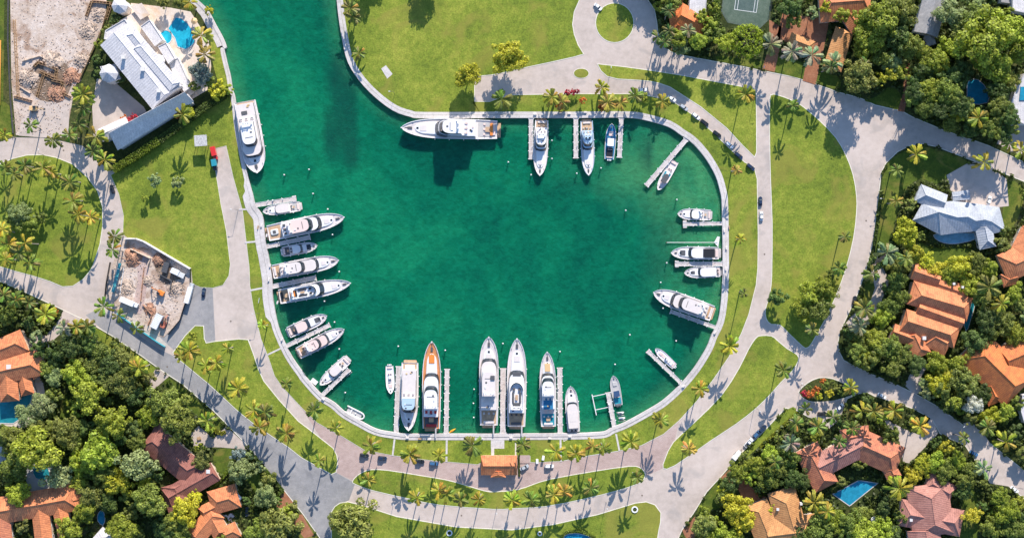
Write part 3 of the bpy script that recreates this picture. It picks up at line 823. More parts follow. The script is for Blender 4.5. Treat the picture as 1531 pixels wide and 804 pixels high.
        if dome:
            for y in (-.45, .45):
                b = MB(); b.cyl((s.X(t)-1.1, y*w, z+h+.15), (s.X(t)-1.1, y*w, z+h+.4), .2, n=8); b.ball((s.X(t)-1.1, y*w, z+h+.65), .42, 10, 6)
                b.build("satellite_dome", WHITE, o, smooth=True)
            b = MB(); b.box(s.X(t)-1.1, 0, z+h+.7, .2, 1.6, .14); b.cyl((s.X(t)-1.1, 0, z+h+.1), (s.X(t)-1.1, 0, z+h+.65), .1, n=6); b.build("radar_scanner", WHITE, o)
            b = MB(); b.cyl((s.X(t)-1.3, 0, z+h+.1), (s.X(t)-1.7, 0, z+h+3.0), .06, .03, n=5); b.build("mast", WHITE, o)
        return o
    def seats(s, t, z, n=2, mat=None, lt=.05, wf=.14, dy=.28):
        for i in range(n):
            y = (i-(n-1)/2)*dy*2
            o = s.pad("seat", t, y, lt, wf, z, .45, mat or PINKC, .06)
            m = MB(); m.rbox(s.X(t-lt*.45), y*s.B/2, z+.3, .25, wf*s.B, .55, .08, ch=.05); m.build("backrest", mat or PINKC, o)
    def table(s, t, z, lt=.05, wf=.18, mat=None, y=0):
        m = MB(); m.rbox(s.X(t), y*s.B/2, z+.6, lt*s.L, wf*s.B, .08, .2); m.cyl((s.X(t), y*s.B/2, z), (s.X(t), y*s.B/2, z+.6), .1, n=6)
        m.build("table", mat or TEAK, s.t)
    def gangway(s, side=.6, ln=5.0):
        m = MB(); m.box(-s.L/2-ln/2+.5, side*s.B/2*.8, s.h0+.02, ln, .7, .1); m.build("gangway", GREYD, s.t)
    def outboards(s, n=2, mat=None):
        for i in range(n):
            y = (i-(n-1)/2)*.75
            m = MB(); m.rbox(-s.L/2-.45, y, .5, .8, .5, .9, .15, ch=.12); m.box(-s.L/2-.5, y, .1, .3, .2, 1.0)
            m.build("outboard_motor", mat or WHITE, s.t)
    def fenders(s, n=4, sides=(1, -1)):
        for sg in sides:
            for i in range(n):
                t = .2+.45*i/max(1, n-1)
                m = MB(); y = sg*(s.B/2*hw(t, s.st, p=s.p)+.2)
                m.cyl((s.X(t), y, .35), (s.X(t), y, 1.5), .22, n=8); m.build("fender", WHITE, s.t, smooth=True)

def yacht(bow, stern, beam, label, fly=(.30,.55), main=(.16,.70), roof=None, hullm=None, accent=None, cockpit=None, pad=None, deckm=None, sunroof=None, archp=True, aft="table", ws2=True, gang=0, trunk=True, wfm=.84, wfu=.70, flyopen=False, p=2.8, rake=.06, noplat=False, hk=1.15):
    b = Boat(bow, stern, beam, label, hullm=hullm, deckm=deckm, p=p)
    L = b.L
    z = b.dz(.3)
    hh = (.05*L+1.0)*hk
    if trunk:
        zt = b.dz(.75)
        base, k, n = outline(L, b.B, main[1]-.06, .87, .62, .12*L, p=b.p, st=b.st)
        top, _, _ = outline(L, b.B, main[1]-.06, .855, .62, .12*L, p=b.p, st=b.st, inset=.25)
        m = MB(); m.prism(base, zt-.3, zt+.5, top=top); o = m.build("coachroof", GEL, b.t)
        b.hatch(.845 if pad else .83, zt+.5, .1)
        if pad:
            q = b.pad("sunpad", pad[0], 0, pad[1], pad[2], zt+.5, .22, pad[3])
        else:
            b.pad("sunpad", .77, 0, .07, .3, zt+.5, .15, CREAM)
    zr = b.tier(main[0], main[1], wfm, z-.05, hh, nose=.13, rake=rake, roof=roof, wall=hullm)
    # upper deck
    if flyopen:
        m = MB(); base, k, n = outline(L, b.B, fly[0], fly[1], wfu, .09*L, p=b.p, st=b.st); top, _, _ = outline(L, b.B, fly[0], fly[1]-.01, wfu, .09*L, p=b.p, st=b.st, inset=.12)
        inn, _, _ = outline(L, b.B, fly[0]+.01, fly[1]-.02, wfu, .09*L, p=b.p, st=b.st, inset=.3)
        m.rings([[(x, y, zr) for x, y in base[::-1]], [(x, y, zr+.9) for x, y in top[::-1]], [(x, y, zr+.85) for x, y in inn[::-1]], [(x, y, zr+.05) for x, y in inn[::-1]]])
        m.build("flybridge", GEL, b.t)
        w = MB()
        for i in range(k-1, len(base)-k):
            j = i+1
            w.quad((*top[j], zr+.9), (*top[i], zr+.9), (top[i][0]-.5, top[i][1]*.93, zr+1.5), (top[j][0]-.5, top[j][1]*.93, zr+1.5))
        w.build("wind_deflector", GLASS, b.t)
        tm = (fly[0]+fly[1])/2
        b.seats(fly[1]-.09, zr+.05, 2, accent or DGREY, .03, .12)
        b.pad("sofa", tm-.02, .36, .12, .1, zr+.05, .5, accent or PINKC); b.pad("sofa", tm-.02, -.36, .12, .1, zr+.05, .5, accent or PINKC)
        b.table(tm-.02, zr+.05, .06, .14)
        b.pad("sunpad", fly[0]+.05, 0, .06, .4, zr+.05, .35, accent or PINKC)
        zt2 = zr+1.0
    else:
        zt2 = b.tier(fly[0], fly[1], wfu, zr, hh*.8, nose=.09, rake=rake*.8, roof=sunroof or roof, ws=ws2)
        b.seats(fly[0]-.04, zr, 3, accent or PINKC, .03, .12, .24)
    if archp: b.arch(fly[0]+.06, zt2, 1.2, wfu*.75)
    rq = random.Random(int(bow[0]*3+bow[1]))
    if not flyopen:
        b.pad("roof_hatch", fly[0]+.14+rq.uniform(-.02, .02), rq.choice((-.25, 0, .25)), .02, .09, zt2, .12, DGREY, .03)
        b.pad("roof_vent", fly[0]+.10, rq.choice((-.35, .35)), .025, .06, zt2, .25, HYP, .03)
        m = MB(); m.box(b.X(fly[1]-.12), 0, zt2+.05, .25, wfu*b.B*.55, .1); m.build("light_bar", DGREY, b.t)
    for sg in (1, -1):
        m = MB(); m.box(b.X((main[0]+main[1])/2), sg*b.B*.5*wfm*.9, zr+.04, (main[1]-main[0])*L*.55, .12, .1); m.build("grab_rail", DGREY, b.t)
    for k in range(rq.choice((2, 3))):
        b.pad("deck_cushion", main[0]+.03+.012*k, rq.uniform(-.5, .5), .02, .1, zr, .22, rq.choice((PINKC, TAN, DGREY, NAVY)), .05)
    m = MB(); m.box(b.X(.94), 0, b.dz(.94)+.03, .05*L, .05*b.B, .06); m.build("anchor_chain", DGREY, b.t)
    # cockpit
    zc = b.dz(.1)
    ck = MB(); ck.quad(*[(b.X(a), y*b.B/2, zc+.02) for a, y in ((.015, -.72), (main[0]-.005, -.76), (main[0]-.005, .76), (.015, .72))]); ck.build("cockpit_sole", cockpit or TEAK, b.t)
    if aft == "table":
        b.table(.1, zc+.02, .05, .25); b.pad("sofa", .035, 0, .03, .55, zc+.02, .5, accent or PINKC)
        b.seats(.135, zc+.02, 3, accent or PINKC, .02, .1, .25)
    elif aft == "pad":
        b.pad("sunpad", .07, 0, .08, .55, zc+.02, .5, accent or ORANGE)
    elif aft == "tender":
        o = b.pad("tender", .085, 0, .1, .32, zc+.02, .6, HYP, .2, r=.6); b.pad("tender_seat", .085, 0, .04, .18, zc+.62, .1, DGREY, parent=b.t)
    if not noplat: b.platform(.035)
    b.bow_gear(.91); b.fenders(4)
    if gang: b.gangway(gang)
    return b

# west channel: wide white yacht
b = yacht((385.5,259),(366,152),35, "wide white yacht moored alone along the channel wall", fly=(.3,.64), main=(.04,.8), roof=CREAM, sunroof=GEL, aft="pad", accent=CREAM, p=3.6, wfm=.86, wfu=.6, noplat=True, rake=.045)
b.pad("cargo_hatch", .17, -.1, .05, .25, b.dz(.3)+(.05*b.L+1.0)*1.15+.07, .25, DGREY)
# north quay
b = yacht((600.3,191.7),(743.5,194.5),30, "largest white yacht, lying alongside the north quay", hk=1.75, fly=(.36,.6), main=(.22,.66), accent=PINKC, cockpit=GREYD, p=2.7, wfu=.70)
b.pad("tender", .06, 0, .03, .62, b.dz(.05)+.55, .5, ORANGE, .15, r=.3)
b.pad("stern_deck", .13, 0, .14, .7, b.dz(.1)+.05, .1, GREYD, .02)
b = yacht((807,263),(810,180),21.5, "white motor yacht beside the leftmost north pier", fly=(.26,.5), main=(.14,.58), accent=CREAM, wfu=.72)
b = yacht((880,262.5),(877,181),20, "pale grey-blue motor yacht on the north quay", fly=(.26,.48), main=(.18,.56), hullm=GELB, roof=GELB, sunroof=GELB, accent=CREAM)
b.pad("hatch", .33, .25, .03, .12, b.dz(.3)+(.05*b.L+1.0)*1.8*1.15+.19, .2, BLACK); b.pad("hatch", .33, -.25, .03, .12, b.dz(.3)+(.05*b.L+1.0)*1.8*1.15+.19, .2, BLACK)
def console(bow, stern, beam, label, deck=None, top=None, topm=None, pads=(), eng=2, engm=None, name="motorboat", glass=True, hullm=None, cover=None):
    b = Boat(bow, stern, beam, label, name, h0=.9, h1=1.5, p=2.9, st=.85, deckm=deck or CREAM, rail=False, hullm=hullm)
    z = b.dz(.4)
    m = MB(); m.rbox(b.X(.42), 0, z, .12*b.L, .34*b.B, 1.0, .15, ch=.1); o = m.build("console", GEL, b.t)
    if glass:
        w = MB(); x = b.X(.49); y = .16*b.B
        w.quad((x, -y, z+1.0), (x, y, z+1.0), (x-.4, y*.8, z+1.6), (x-.4, -y*.8, z+1.6)); w.build("windscreen", GLASS, o)
    if top:
        m = MB(); m.rbox(b.X((top[0]+top[1])/2), 0, z+2.0, (top[1]-top[0])*b.L, top[2]*b.B, .14, .3, ch=.05); tt = m.build("hardtop", topm or GEL, b.t)
        for t in (top[0]+.04, top[1]-.04):
            for sg in (1, -1):
                m = MB(); m.cyl((b.X(t), sg*top[2]*b.B*.38, z), (b.X(t), sg*top[2]*b.B*.42, z+2.0), .05, n=5); m.build("hardtop_post", CHROME, b.t)
    b.seats(.3, z, 2, PINKC, .06, .18, .24)
    for nm, t, y, lt, wf, h, mt in pads: b.pad(nm, t, y, lt, wf, z, h, mt)
    b.pad("bow_cushion", .72, 0, .14, .4, b.dz(.72), .25, cover or PINKC)
    b.pad("stern_bench", .07, 0, .06, .6, b.dz(.05), .45, PINKC)
    if eng: b.outboards(eng, engm)
    b.bow_gear(.9)
    return b
console((915,185),(911,238),16, "small navy-decked boat with white hardtop, bow to the north quay", BLUEC, (.36,.58,.62), GEL, [("engine_cover", .2, 0, .24, .6, .5, BLACK), ("bow_cover", .72, 0, .3, .45, .3, BLUEC)], 3)
console((984,284),(1009.7,240.5),14, "white open boat with dark cockpit beside the diagonal upper right pier", CREAM, (.5,.75,.6), DGREY, [("cockpit_cover", .5, 0, .2, .7, .3, TEALC)], 0)
def cruiser(bow, stern, beam, label, cab=(.3,.68), roof=None, hatchm=None, awn=None, wsd=True, cockpit=None, hullm=None, rake=.09, fore=None, eng=0, hard=None, deckm=None, arch=False, name="cabin_cruiser"):
    b = Boat(bow, stern, beam, label, name, p=3.0, hullm=hullm, deckm=deckm, cat="boat")
    L = b.L; z = b.dz(.4); h = .05*L+.7
    zt = b.dz(.75)
    base, k, n = outline(L, b.B, cab[1]-.05, .86, .64, .12*L, p=b.p); top, _, _ = outline(L, b.B, cab[1]-.05, .845, .64, .12*L, p=b.p, inset=.2)
    m = MB(); m.prism(base, zt-.2, zt+.35, top=top); m.build("coachroof", GEL, b.t)
    b.hatch(.80, zt+.35, .14)
    if fore: b.pad("foredeck_window", .755, 0, fore[0], fore[1], zt+.35, .08, fore[2], .03)
    zr = b.tier(cab[0], cab[1], .8, z, h, nose=.12, rake=rake, roof=roof, ws=wsd)
    if hard: b.pad("sunroof", (cab[0]+cab[1])/2-.05, 0, hard[0], hard[1], zr, .06, hard[2], .02)
    if awn: 
        b.pad("awning", awn[0], 0, awn[1], awn[2], zr+.05, .12, awn[3], .04)
        for t in (awn[0]-awn[1]*.45, awn[0]+awn[1]*.45):
            for sg in (1, -1):
                m = MB(); m.cyl((b.X(t), sg*awn[2]*b.B*.45, z), (b.X(t), sg*awn[2]*b.B*.45, zr+.06), .05, n=5); m.build("awning_post", CHROME, b.t)
    zc = b.dz(.1)
    ck = MB(); ck.quad(*[(b.X(a), y*b.B/2, zc+.02) for a, y in ((.02, -.72), (cab[0]-.005, -.78), (cab[0]-.005, .78), (.02, .72))]); ck.build("cockpit_sole", cockpit or GREYD, b.t)
    b.pad("sofa", .05, 0, .05, .6, zc+.02, .45, PINKC); b.seats(cab[0]-.05, zc+.02, 2, DGREY, .04, .14)
    b.table(.16, zc+.02, .05, .2)
    if arch: b.arch(cab[0]+.06, zr, 1.0, .6)
    b.platform(.05, GREYD)
    if eng: b.outboards(eng)
    b.bow_gear(.9); b.fenders(3)
    return b
# east quay
cruiser((1013,319.5),(1063,321.5),17, "plain white cruiser topmost on the right quay", cab=(.32,.66), rake=.08, arch=True)
cruiser((1003,378),(1075,378.5),19.5, "white cruiser with a large black awning over the stern", cab=(.3,.68), awn=(.22,.24,.66,BLACK), fore=(.11,.42,DGREY), rake=.1)
cruiser((1023,408),(1077,406),16.5, "white sedan cruiser below the black-awning boat", cab=(.12,.66), rake=.1, fore=(.1,.3,DGREY))
yacht((976.5,437),(1065,468.5),26, "big white yacht slanting off the right quay", hk=1.5, fly=(.18,.58), main=(.1,.72), roof=CREAM, sunroof=CREAM, accent=CREAM, wfu=.7, p=2.9)
console((980,521),(1009,548),11.5, "small white boat tied to the lone lower right pier", GEL, None, None, [("engine_cover", .22, 0, .2, .5, .5, WHITE), ("deck_cushion", .62, 0, .2, .4, .25, PINKC)], 2, name="motorboat")
# south quay, right to left
console((917,561.5),(925,606),14.5, "grey open boat with blue cover beside the boat lift pier", GREYD, (.3,.5,.6), NAVY, [("stern_cover", .16, 0, .22, .7, .4, TEALC)], 3, DGREY, hullm=HYP, cover=GREYD)
cruiser((853,577),(858,645),20, "narrow white cruiser at the right end of the south quay", cab=(.08,.68), rake=.07, roof=CREAM, hard=(.2,.5,CREAM))
b = yacht((818,525.5),(820,637),24.5, "white yacht with a blue sun deck and tan foredeck pad", fly=(.42,.66), main=(.24,.74), pad=(.79,.11,.34,TAN), accent=CREAM, cockpit=TEALC, wfu=.74)
b.pad("sun_deck", .315, 0, .15, .58, b.dz(.3)+(.05*b.L+1.0)*1.15+.07, .08, BLUEC, .03); b.seats(.2, b.dz(.1)+.05, 2, PINKC, .05, .16)
b = yacht((773,505.5),(772,637),29, "white yacht with open flybridge right of the shared south pier", fly=(.2,.52), main=(.16,.66), flyopen=True, accent=DGREY, gang=-.7, wfu=.68)
b.pad("roof_window", .60, 0, .045, .42, b.dz(.3)+(.05*b.L+1.0)*1.15+.07, .08, DGREY, .03)
b = yacht((731,503),(731,635),29, "white yacht with round bow left of the shared south pier", fly=(.34,.66), main=(.18,.78), accent=CREAM, gang=-.6, p=3.6, ws2=False, roof=CREAM, sunroof=CREAM, wfu=.7)
b.pad("cargo_box", .55, -.4, .05, .22, b.dz(.3)+(.05*b.L+1.0)*1.8*1.15+.19, .5, DGREY)
b = yacht((646,510),(645,640),28, "white yacht with bright orange foredeck trim", fly=(.24,.5), main=(.14,.66), pad=(.80,.10,.3,ORANGE), accent=REDV, deckm=plain("orange_teak", (.60, .24, .09), .6, var=.15, vs=1.0), gang=-.6, wfu=.74, cockpit=DGREY)
yacht((611,643),(613,542),27, "white yacht moored bow-in at the left end of the south quay", fly=(.5,.72), main=(.1,.76), roof=CREAM, sunroof=GELB, wfu=.74, aft="pad", accent=CREAM, archp=False)
console((584,588.5),(582,547),13, "small white boat tied left of the bow-in yacht", GEL, None, None, [("foredeck", .65, 0, .3, .5, .3, CREAM)], 3, name="motorboat")
# west quay, bottom to top
cruiser((478.5,575),(519,537),16.5, "white open cruiser at the lone lower left pier", cab=(.28,.66), roof=CREAM, rake=.08, cockpit=CREAM)
yacht((515,492),(446,528),20, "white yacht below the slanting left pier", fly=(.22,.5), main=(.16,.68), roof=PINKC, sunroof=PINKC, accent=PINKC, wfu=.74)
cruiser((489,472),(431,497),18.5, "white cruiser above the slanting left pier with dark foredeck", cab=(.22,.6), roof=PINKC, fore=(.14,.4,DGREY), rake=.12, cockpit=DGREY)
b = yacht((525,423),(418,443.5),24, "dark-topped sharp-bowed yacht lowest of the big left four", fly=(.18,.54), main=(.14,.66), flyopen=True, accent=BLACK, wfu=.70, p=2.3, rake=.09, hullm=None)
b.pad("sunpad", .2, 0, .07, .34, b.dz(.3)+(.05*b.L+1.0)*1.15+.12, .4, ORANGE)
yacht((507,389),(408,406.5),23, "round-bowed plain white yacht above the dark-topped one", fly=(.2,.5), main=(.12,.72), p=3.5, accent=CREAM, wfu=.74, sunroof=CREAM, roof=CREAM)
cruiser((474.5,367),(422,376.5),16, "outboard sport boat with black windows on the left quay", cab=(.3,.62), rake=.1, fore=(.12,.5,GLASS), eng=4, hard=(.14,.5,GEL), cockpit=DGREY)
yacht((515.5,325),(401,349),26, "largest white yacht on the left quay with cluttered aft deck", hk=1.35, fly=(.28,.6), main=(.2,.72), accent=DGREY, wfu=.74, aft="tender", sunroof=PINKC)
cruiser((393,316.5),(448,308),15.5, "small white cruiser bow to the left quay, uppermost", cab=(.28,.7), roof=CREAM, rake=.06)
# inflatable, kayak, jet skis
def inflatable(bow, stern, beam, label):
    a = P(*bow, 0); c = P(*stern, 0); d = a-c; L = d.length; B = beam*S
    t = empty("inflatable_dinghy", ((a+c)/2).xy.to_3d()+Vector((0, 0, WZ)), math.atan2(d.y, d.x), label, "dinghy")
    m = MB(); r = .42
    line = [(-L/2, B/2-r)] + [(L/2-B/2+.0, B/2-r)] + [(L/2-B/2+(B/2-r)*math.sin(q*math.pi/8)*1.4, (B/2-r)*math.cos(q*math.pi/8)) for q in range(1, 8)] + [(L/2-B/2, -B/2+r), (-L/2, -B/2+r)]
    rs = []
    for i, (x, y) in enumerate(line):
        p0 = line[max(0, i-1)]; p1 = line[min(len(line)-1, i+1)]
        dd = Vector((p1[0]-p0[0], p1[1]-p0[1], 0)).normalized(); nn = Vector((-dd.y, dd.x, 0))
        rs.append([Vector((x, y, .45))+nn*r*math.cos(k*math.pi/4)+Vector((0, 0, r*math.sin(k*math.pi/4))) for k in range(8)])
    m.rings(rs, cap0=True, cap1=True); m.build("tube", HYP, t, smooth=True)
    m = MB(); m.box(-.2, 0, .25, L*.8, B-1.0, .1); m.build("floor", GREYD, t)
    m = MB(); m.rbox(-.2*L, 0, .3, .5, B-1.2, .4, .1); m.build("seat", GEL, t)
    m = MB(); m.rbox(.05*L, 0, .3, .6, .6, .8, .1, ch=.1); m.build("console", GEL, t)
    m = MB(); m.rbox(-L/2-.1, 0, .4, .6, .45, .8, .1, ch=.1); m.build("outboard_motor", DGREY, t)
    return t
inflatable((543,624),(517,611), 12, "pale grey inflatable dinghy against the lower left seawall")
def jetski(x, y, rz, label, mat):
    t = empty("jet_ski", P(x, y, WZ), rz, label, "jet ski")
    m = MB(); o = [(-1.6, .55), (.5, .6), (1.3, .35), (1.8, 0), (1.3, -.35), (.5, -.6), (-1.6, -.55)]
    m.prism(o, -.2, .45, top=[(a*.9, b_*.85) for a, b_ in o]); m.build("hull", WHITE, t)
    m = MB(); m.rbox(-.6, 0, .45, 1.5, .5, .35, .15, ch=.08); m.build("seat", mat, t)
    m = MB(); m.box(.35, 0, .85, .1, .8, .08); m.cyl((.5, 0, .45), (.35, 0, .85), .12, n=6); m.build("handlebar", BLACK, t)
    return t
for i, (x, y, lb, mt) in enumerate([(928,617,"upper of two jet skis on floats by the boat lift pier", DGREY), (930,625,"lower of two jet skis on floats by the boat lift pier", NAVY), (521,556,"jet ski beside the stern of the lower left open cruiser", TEALC)]):
    jetski(x, y, R(8 if i < 2 else 40), lb, mt)
    f = empty("jet_ski_float", P(x-.5, y+1.2, WZ), R(8 if i < 2 else 40), "floating platform under the " + lb.replace(" on floats", ""), "float")
    m = MB(); m.rbox(-.3, 0, -.45, 4.4, 2.2, .34, .2); m.build("deck", HYP, f)
    m = MB(); m.box(0, .85, -.05, 3.6, .3, .14); m.build("bunk", GREYD, f)
    m = MB(); m.box(0, -.85, -.05, 3.6, .3, .14); m.build("bunk", GREYD, f)
t = empty("kayak", P(676, 643.5, WZ), R(32), "bright yellow-orange kayak beside the long south pier", "kayak")
m = MB(); rs = []
for i in range(11):
    u = -1+2*i/10; w = .48*(1-u*u)+.02
    rs.append([(u*2.2, w, .32+.12*u*u), (u*2.15, w*.7, 0), (u*2.1, 0, -.12), (u*2.15, -w*.7, 0), (u*2.2, -w, .32+.12*u*u)])
m.rings(rs, closed=True, cap0=True); m.build("hull", YELLOW, t, smooth=True)
m = MB(); m.rbox(-.2, 0, .3, 1.3, .5, .08, .2); m.build("cockpit", ORANGE, t)
m = MB(); m.rbox(-.6, 0, .36, .12, .42, .3, .05); m.build("seat", BLACK, t)
# floating raft by the lower left seawall
t = empty("swim_raft", P(470, 570, WZ), R(-38), "small white floating raft by the lower left seawall", "raft")
m = MB(); m.rbox(0, 0, .1, 3.4, 2.2, .45, .1); m.build("deck", WHITE, t)
for x in (-1.2, 1.2): m = MB(); m.cyl((x, -1.0, 0), (x, 1.0, 0), .3, n=8); m.build("pontoon", HYP, t)

# free-standing mooring piles
MP = [(409,300,"off the uppermost left pier"),(469,290,"above the largest left yacht"),(491,313,"near the bow of the largest left yacht"),(498,351,"below the bow of the largest left yacht"),(508,406,"between the bows of two big left yachts"),(486,450,"below the sharp-bowed yacht"),
 (501,481,"off the end of the slanting left pier"),(508,521,"below the left yacht with pink roof"),(517,586,"in open water at lower left"),(596,517,"above the bow-in yacht pier"),(666,523,"right of the orange-trimmed bow"),(709,581,"left of the round-bowed south yacht, upper"),(708,602,"left of the round-bowed south yacht, middle"),(708.5,623,"left of the round-bowed south yacht, lower"),
 (752,513,"between the twin white bows"),(837,525,"right of the blue-decked yacht's bow"),(919,544,"above the grey open boat"),(941,500,"in open water toward the right"),(935,315,"alone in the upper middle of the basin"),(1011,299,"above the topmost right cruiser"),(996,393,"off the black-awning boat's pier"),(987,422,"above the big right yacht's bow"),(990.5,460.5,"below the big right yacht's bow"),(1010,509,"above the lone lower right pier"),
 (794,262,"below the leftmost north pier"),(825,211,"right of the leftmost north yacht, upper"),(825,238,"right of the leftmost north yacht, lower"),(862,260,"below the grey-blue yacht's pier"),(898,252,"right of the grey-blue yacht's bow"),(760,243,"right of the largest yacht's shadow"),(426,262,"in the channel, left of a pair"),(463,254,"in the channel, right of a pair")]
m = MB(); m.cyl((0, 0, -4.5), (0, 0, 2.2), .26, n=8); MPM = m.mesh("post", PILE)
m = MB(); m.cyl((0, 0, 2.2), (0, 0, 2.8), .4, .08, n=10); m.cyl((0, 0, 1.9), (0, 0, 2.2), .33, .4, n=10); MPC = m.mesh("cap", WHITE)
for x, y, lb in MP:
    t = empty("mooring_pile", P(x, y, WZ), 0, "white-capped mooring pile " + lb, "pile", "free-standing mooring piles")
    link("post", MPM, t); link("cap", MPC, t)
# dock boxes along the quays
m = MB(); m.rbox(0, 0, 0, 1.5, .7, .75, .08, ch=.1); DBX = m.mesh("body", WHITE)
m = MB(); m.rbox(0, 0, .77, 1.56, .76, .1, .08, ch=.04); DBL = m.mesh("lid", CREAM)
BX = [(800,171,0,"left of the leftmost north yacht's stern"),(812,171,0,"behind the leftmost north yacht's stern"),(851,170,0,"left of the grey-blue yacht's pier"),(875,168,0,"behind the grey-blue yacht"),(920,170,0,"behind the small navy boat"),(945,170,0,"right of the small navy boat's pier"),(724,170,0,"behind the largest yacht's stern"),(742,168,0,"at the end of the largest yacht"),
 (1083,345,90,"beside the topmost right pier"),(1086,371,90,"behind the black-awning boat"),(1085,402,90,"behind the sedan cruiser"),(399,352,80,"behind the largest left yacht"),(391,337,80,"above the largest left yacht's stern"),(404,397,80,"behind the round-bowed left yacht"),(402,418,80,"behind the pier between big left yachts"),(415,452,75,"below the dark-topped yacht's stern"),
 (609,654,0,"behind the bow-in yacht"),(642,656,0,"behind the orange-trimmed yacht"),(720,655,0,"left of the round-bowed yacht's pier"),(764,654,0,"behind the open-flybridge yacht"),(822,655,0,"behind the blue-decked yacht"),(852,652,0,"behind the narrow south cruiser"),(1069,497,55,"beside the big right yacht's pier"),(1022,577,40,"at the root of the lone lower right pier"),(483,596,-40,"at the root of the lone lower left pier"),(422,507,70,"beside the slanting left pier")]
for x, y, a, lb in BX:
    q = P(x, y, .5); q.z = .24
    t = empty("dock_box", q, R(a), "white dock box " + lb, "dock box", "dock boxes on the quay")
    link("body", DBX, t); link("lid", DBL, t)
# ------------------------------------------------------------------ houses
EXCL = []     # circles and boxes kept free of scattered trees
def rect_px(ax, ay, bx, by, w):
    l = math.hypot(bx-ax, by-ay) or 1
    nx, ny = -(by-ay)/l*w/2, (bx-ax)/l*w/2
    return [(ax+nx, ay+ny), (bx+nx, by+ny), (bx-nx, by-ny), (ax-nx, ay-ny)]
WINM = MB(); WINM.box(0, 0, 0, 1.5, .12, 1.3); WINM = WINM.mesh("window", GLASS)
WFRM = MB()
for dx, dz, sx, sz in ((0, .7, 1.74, .12), (0, -.7, 1.74, .12), (.81, 0, .12, 1.28), (-.81, 0, .12, 1.28)): WFRM.box(dx, 0, dz, sx, .2, sz)
WFRM = WFRM.mesh("frame", WHITE)
class House:
    def __init__(s, name, label, x, y, roofm, wallm=None, cat="house", group="houses around the marina"):
        s.c = P(x, y, 0); s.c.z = .14
        s.t = empty(name, s.c, 0, label, cat, group)
        s.rm = roofm; s.wm = wallm or STUCCO2
    def wing(s, ax, ay, bx, by, w, eave=4.2, slope=.42, hip=(1, 1), roofm=None, cap=True, win=True, ov=.5):
        """ridge axis a-b (map units, eave outline), width w; hip fraction per end"""
        EXCL.append(rect_px(ax, ay, bx, by, w))
        a = P(ax, ay, eave); b = P(bx, by, eave)
        d = (b-a); d.z = 0; L = d.length; W = w*S
        rz = math.atan2(d.y, d.x); c = (a+b)/2
        loc = (c.x-s.c.x, c.y-s.c.y, 0)
        rise = slope*W/2
        wl = MB(); wl.box(0, 0, eave/2-.05, L-2*ov, W-2*ov, eave+.02); wo = wl.build("wall", s.wm, s.t, loc=loc, rz=rz)
        h0 = min(W/2*hip[0], L*.48); h1 = min(W/2*hip[1], L*.48)
        x0, x1, y1 = -L/2, L/2, W/2
        r = MB()
        e = [(x0, -y1, eave), (x1, -y1, eave), (x1, y1, eave), (x0, y1, eave)]
        ra = (x0+h0, 0, eave+rise); rb = (x1-h1, 0, eave+rise)
        r.quad(e[0], e[1], rb, ra); r.quad(e[2], e[3], ra, rb); r.quad(e[1], e[2], rb); r.quad(e[3], e[0], ra)
        lo = [(p[0], p[1], eave-.22) for p in e]
        for i in range(4): r.quad(lo[i], lo[(i+1) % 4], e[(i+1) % 4], e[i])
        r.quad(*lo[::-1])
        ro = r.build("roof", roofm or s.rm, s.t, loc=loc, rz=rz)
        if cap:
            lines = [(ra, rb)]
            if hip[0]: lines += [(e[0], ra), (e[3], ra)]
            if hip[1]: lines += [(e[1], rb), (e[2], rb)]
            for p, q in lines:
                if (Vector(p)-Vector(q)).length > .3:
                    k = MB(); k.cyl(Vector(p)+Vector((0, 0, .02)), Vector(q)+Vector((0, 0, .02)), .17, n=6); k.build("ridge_cap", roofm or s.rm, ro)
        if win:
            n = max(1, int(L/5))
            for sg in (1, -1):
                for i in range(n):
                    wn_ = link("window", WINM, wo, (-L/2+L*(i+.5)/n, sg*(W/2-ov+.02), 1.9)); link("frame", WFRM, wn_)
        return ro
    def facets(s, polys, outl, eave, caps=()):
        def L(p): return P(*p)-Vector((s.c.x, s.c.y, 0))
        EXCL.append([(p[0], p[1]) for p in outl])
        m = MB()
        for f in polys:
            q = [L(p) for p in f]
            n = (q[1]-q[0]).cross(q[2]-q[0])
            m.quad(*(q if n.z > 0 else q[::-1]))
        ol = [tuple(L(p)[:2]) for p in outl]
        m2 = MB(); m2.prism(ol, eave-.25, eave-.02, bottom=True)
        ro = m.build("roof", s.rm, s.t); m2.build("eaves", s.rm, ro)
        cx = sum(a for a, _ in ol)/len(ol); cy = sum(b for _, b in ol)/len(ol)
        w = MB(); w.prism([(cx+(a-cx)*.95, cy+(b-cy)*.93) for a, b in ol], 0, eave-.2); w.build("wall", s.wm, s.t)
        for a, b in caps:
            k = MB(); k.cyl(L(a), L(b), .16, n=6); k.build("ridge_cap", s.rm, ro)
    def flat(s, pts, h, mat=None, parapet=.35, roofm=None):
        EXCL.append(pts)
        q = [(p.x-s.c.x, p.y-s.c.y) for p in (P(x, y, h) for x, y in pts)]
        m = MB(); m.prism(q, 0, h); m.build("wall", mat or s.wm, s.t)
        m = MB(); inn = [(x*.94+.06*sum(a for a, _ in q)/len(q), y*.94+.06*sum(b for _, b in q)/len(q)) for x, y in q]
        if sum(q[i][0]*q[(i+1) % len(q)][1]-q[(i+1) % len(q)][0]*q[i][1] for i in range(len(q))) < 0: q = q[::-1]; inn = inn[::-1]
        m.rings([[(x, y, h+.004) for x, y in q], [(x, y, h+parapet) for x, y in q], [(x, y, h+parapet) for x, y in inn], [(x, y, h+.05) for x, y in inn]])
        return m.build("roof", roofm or s.rm, s.t)
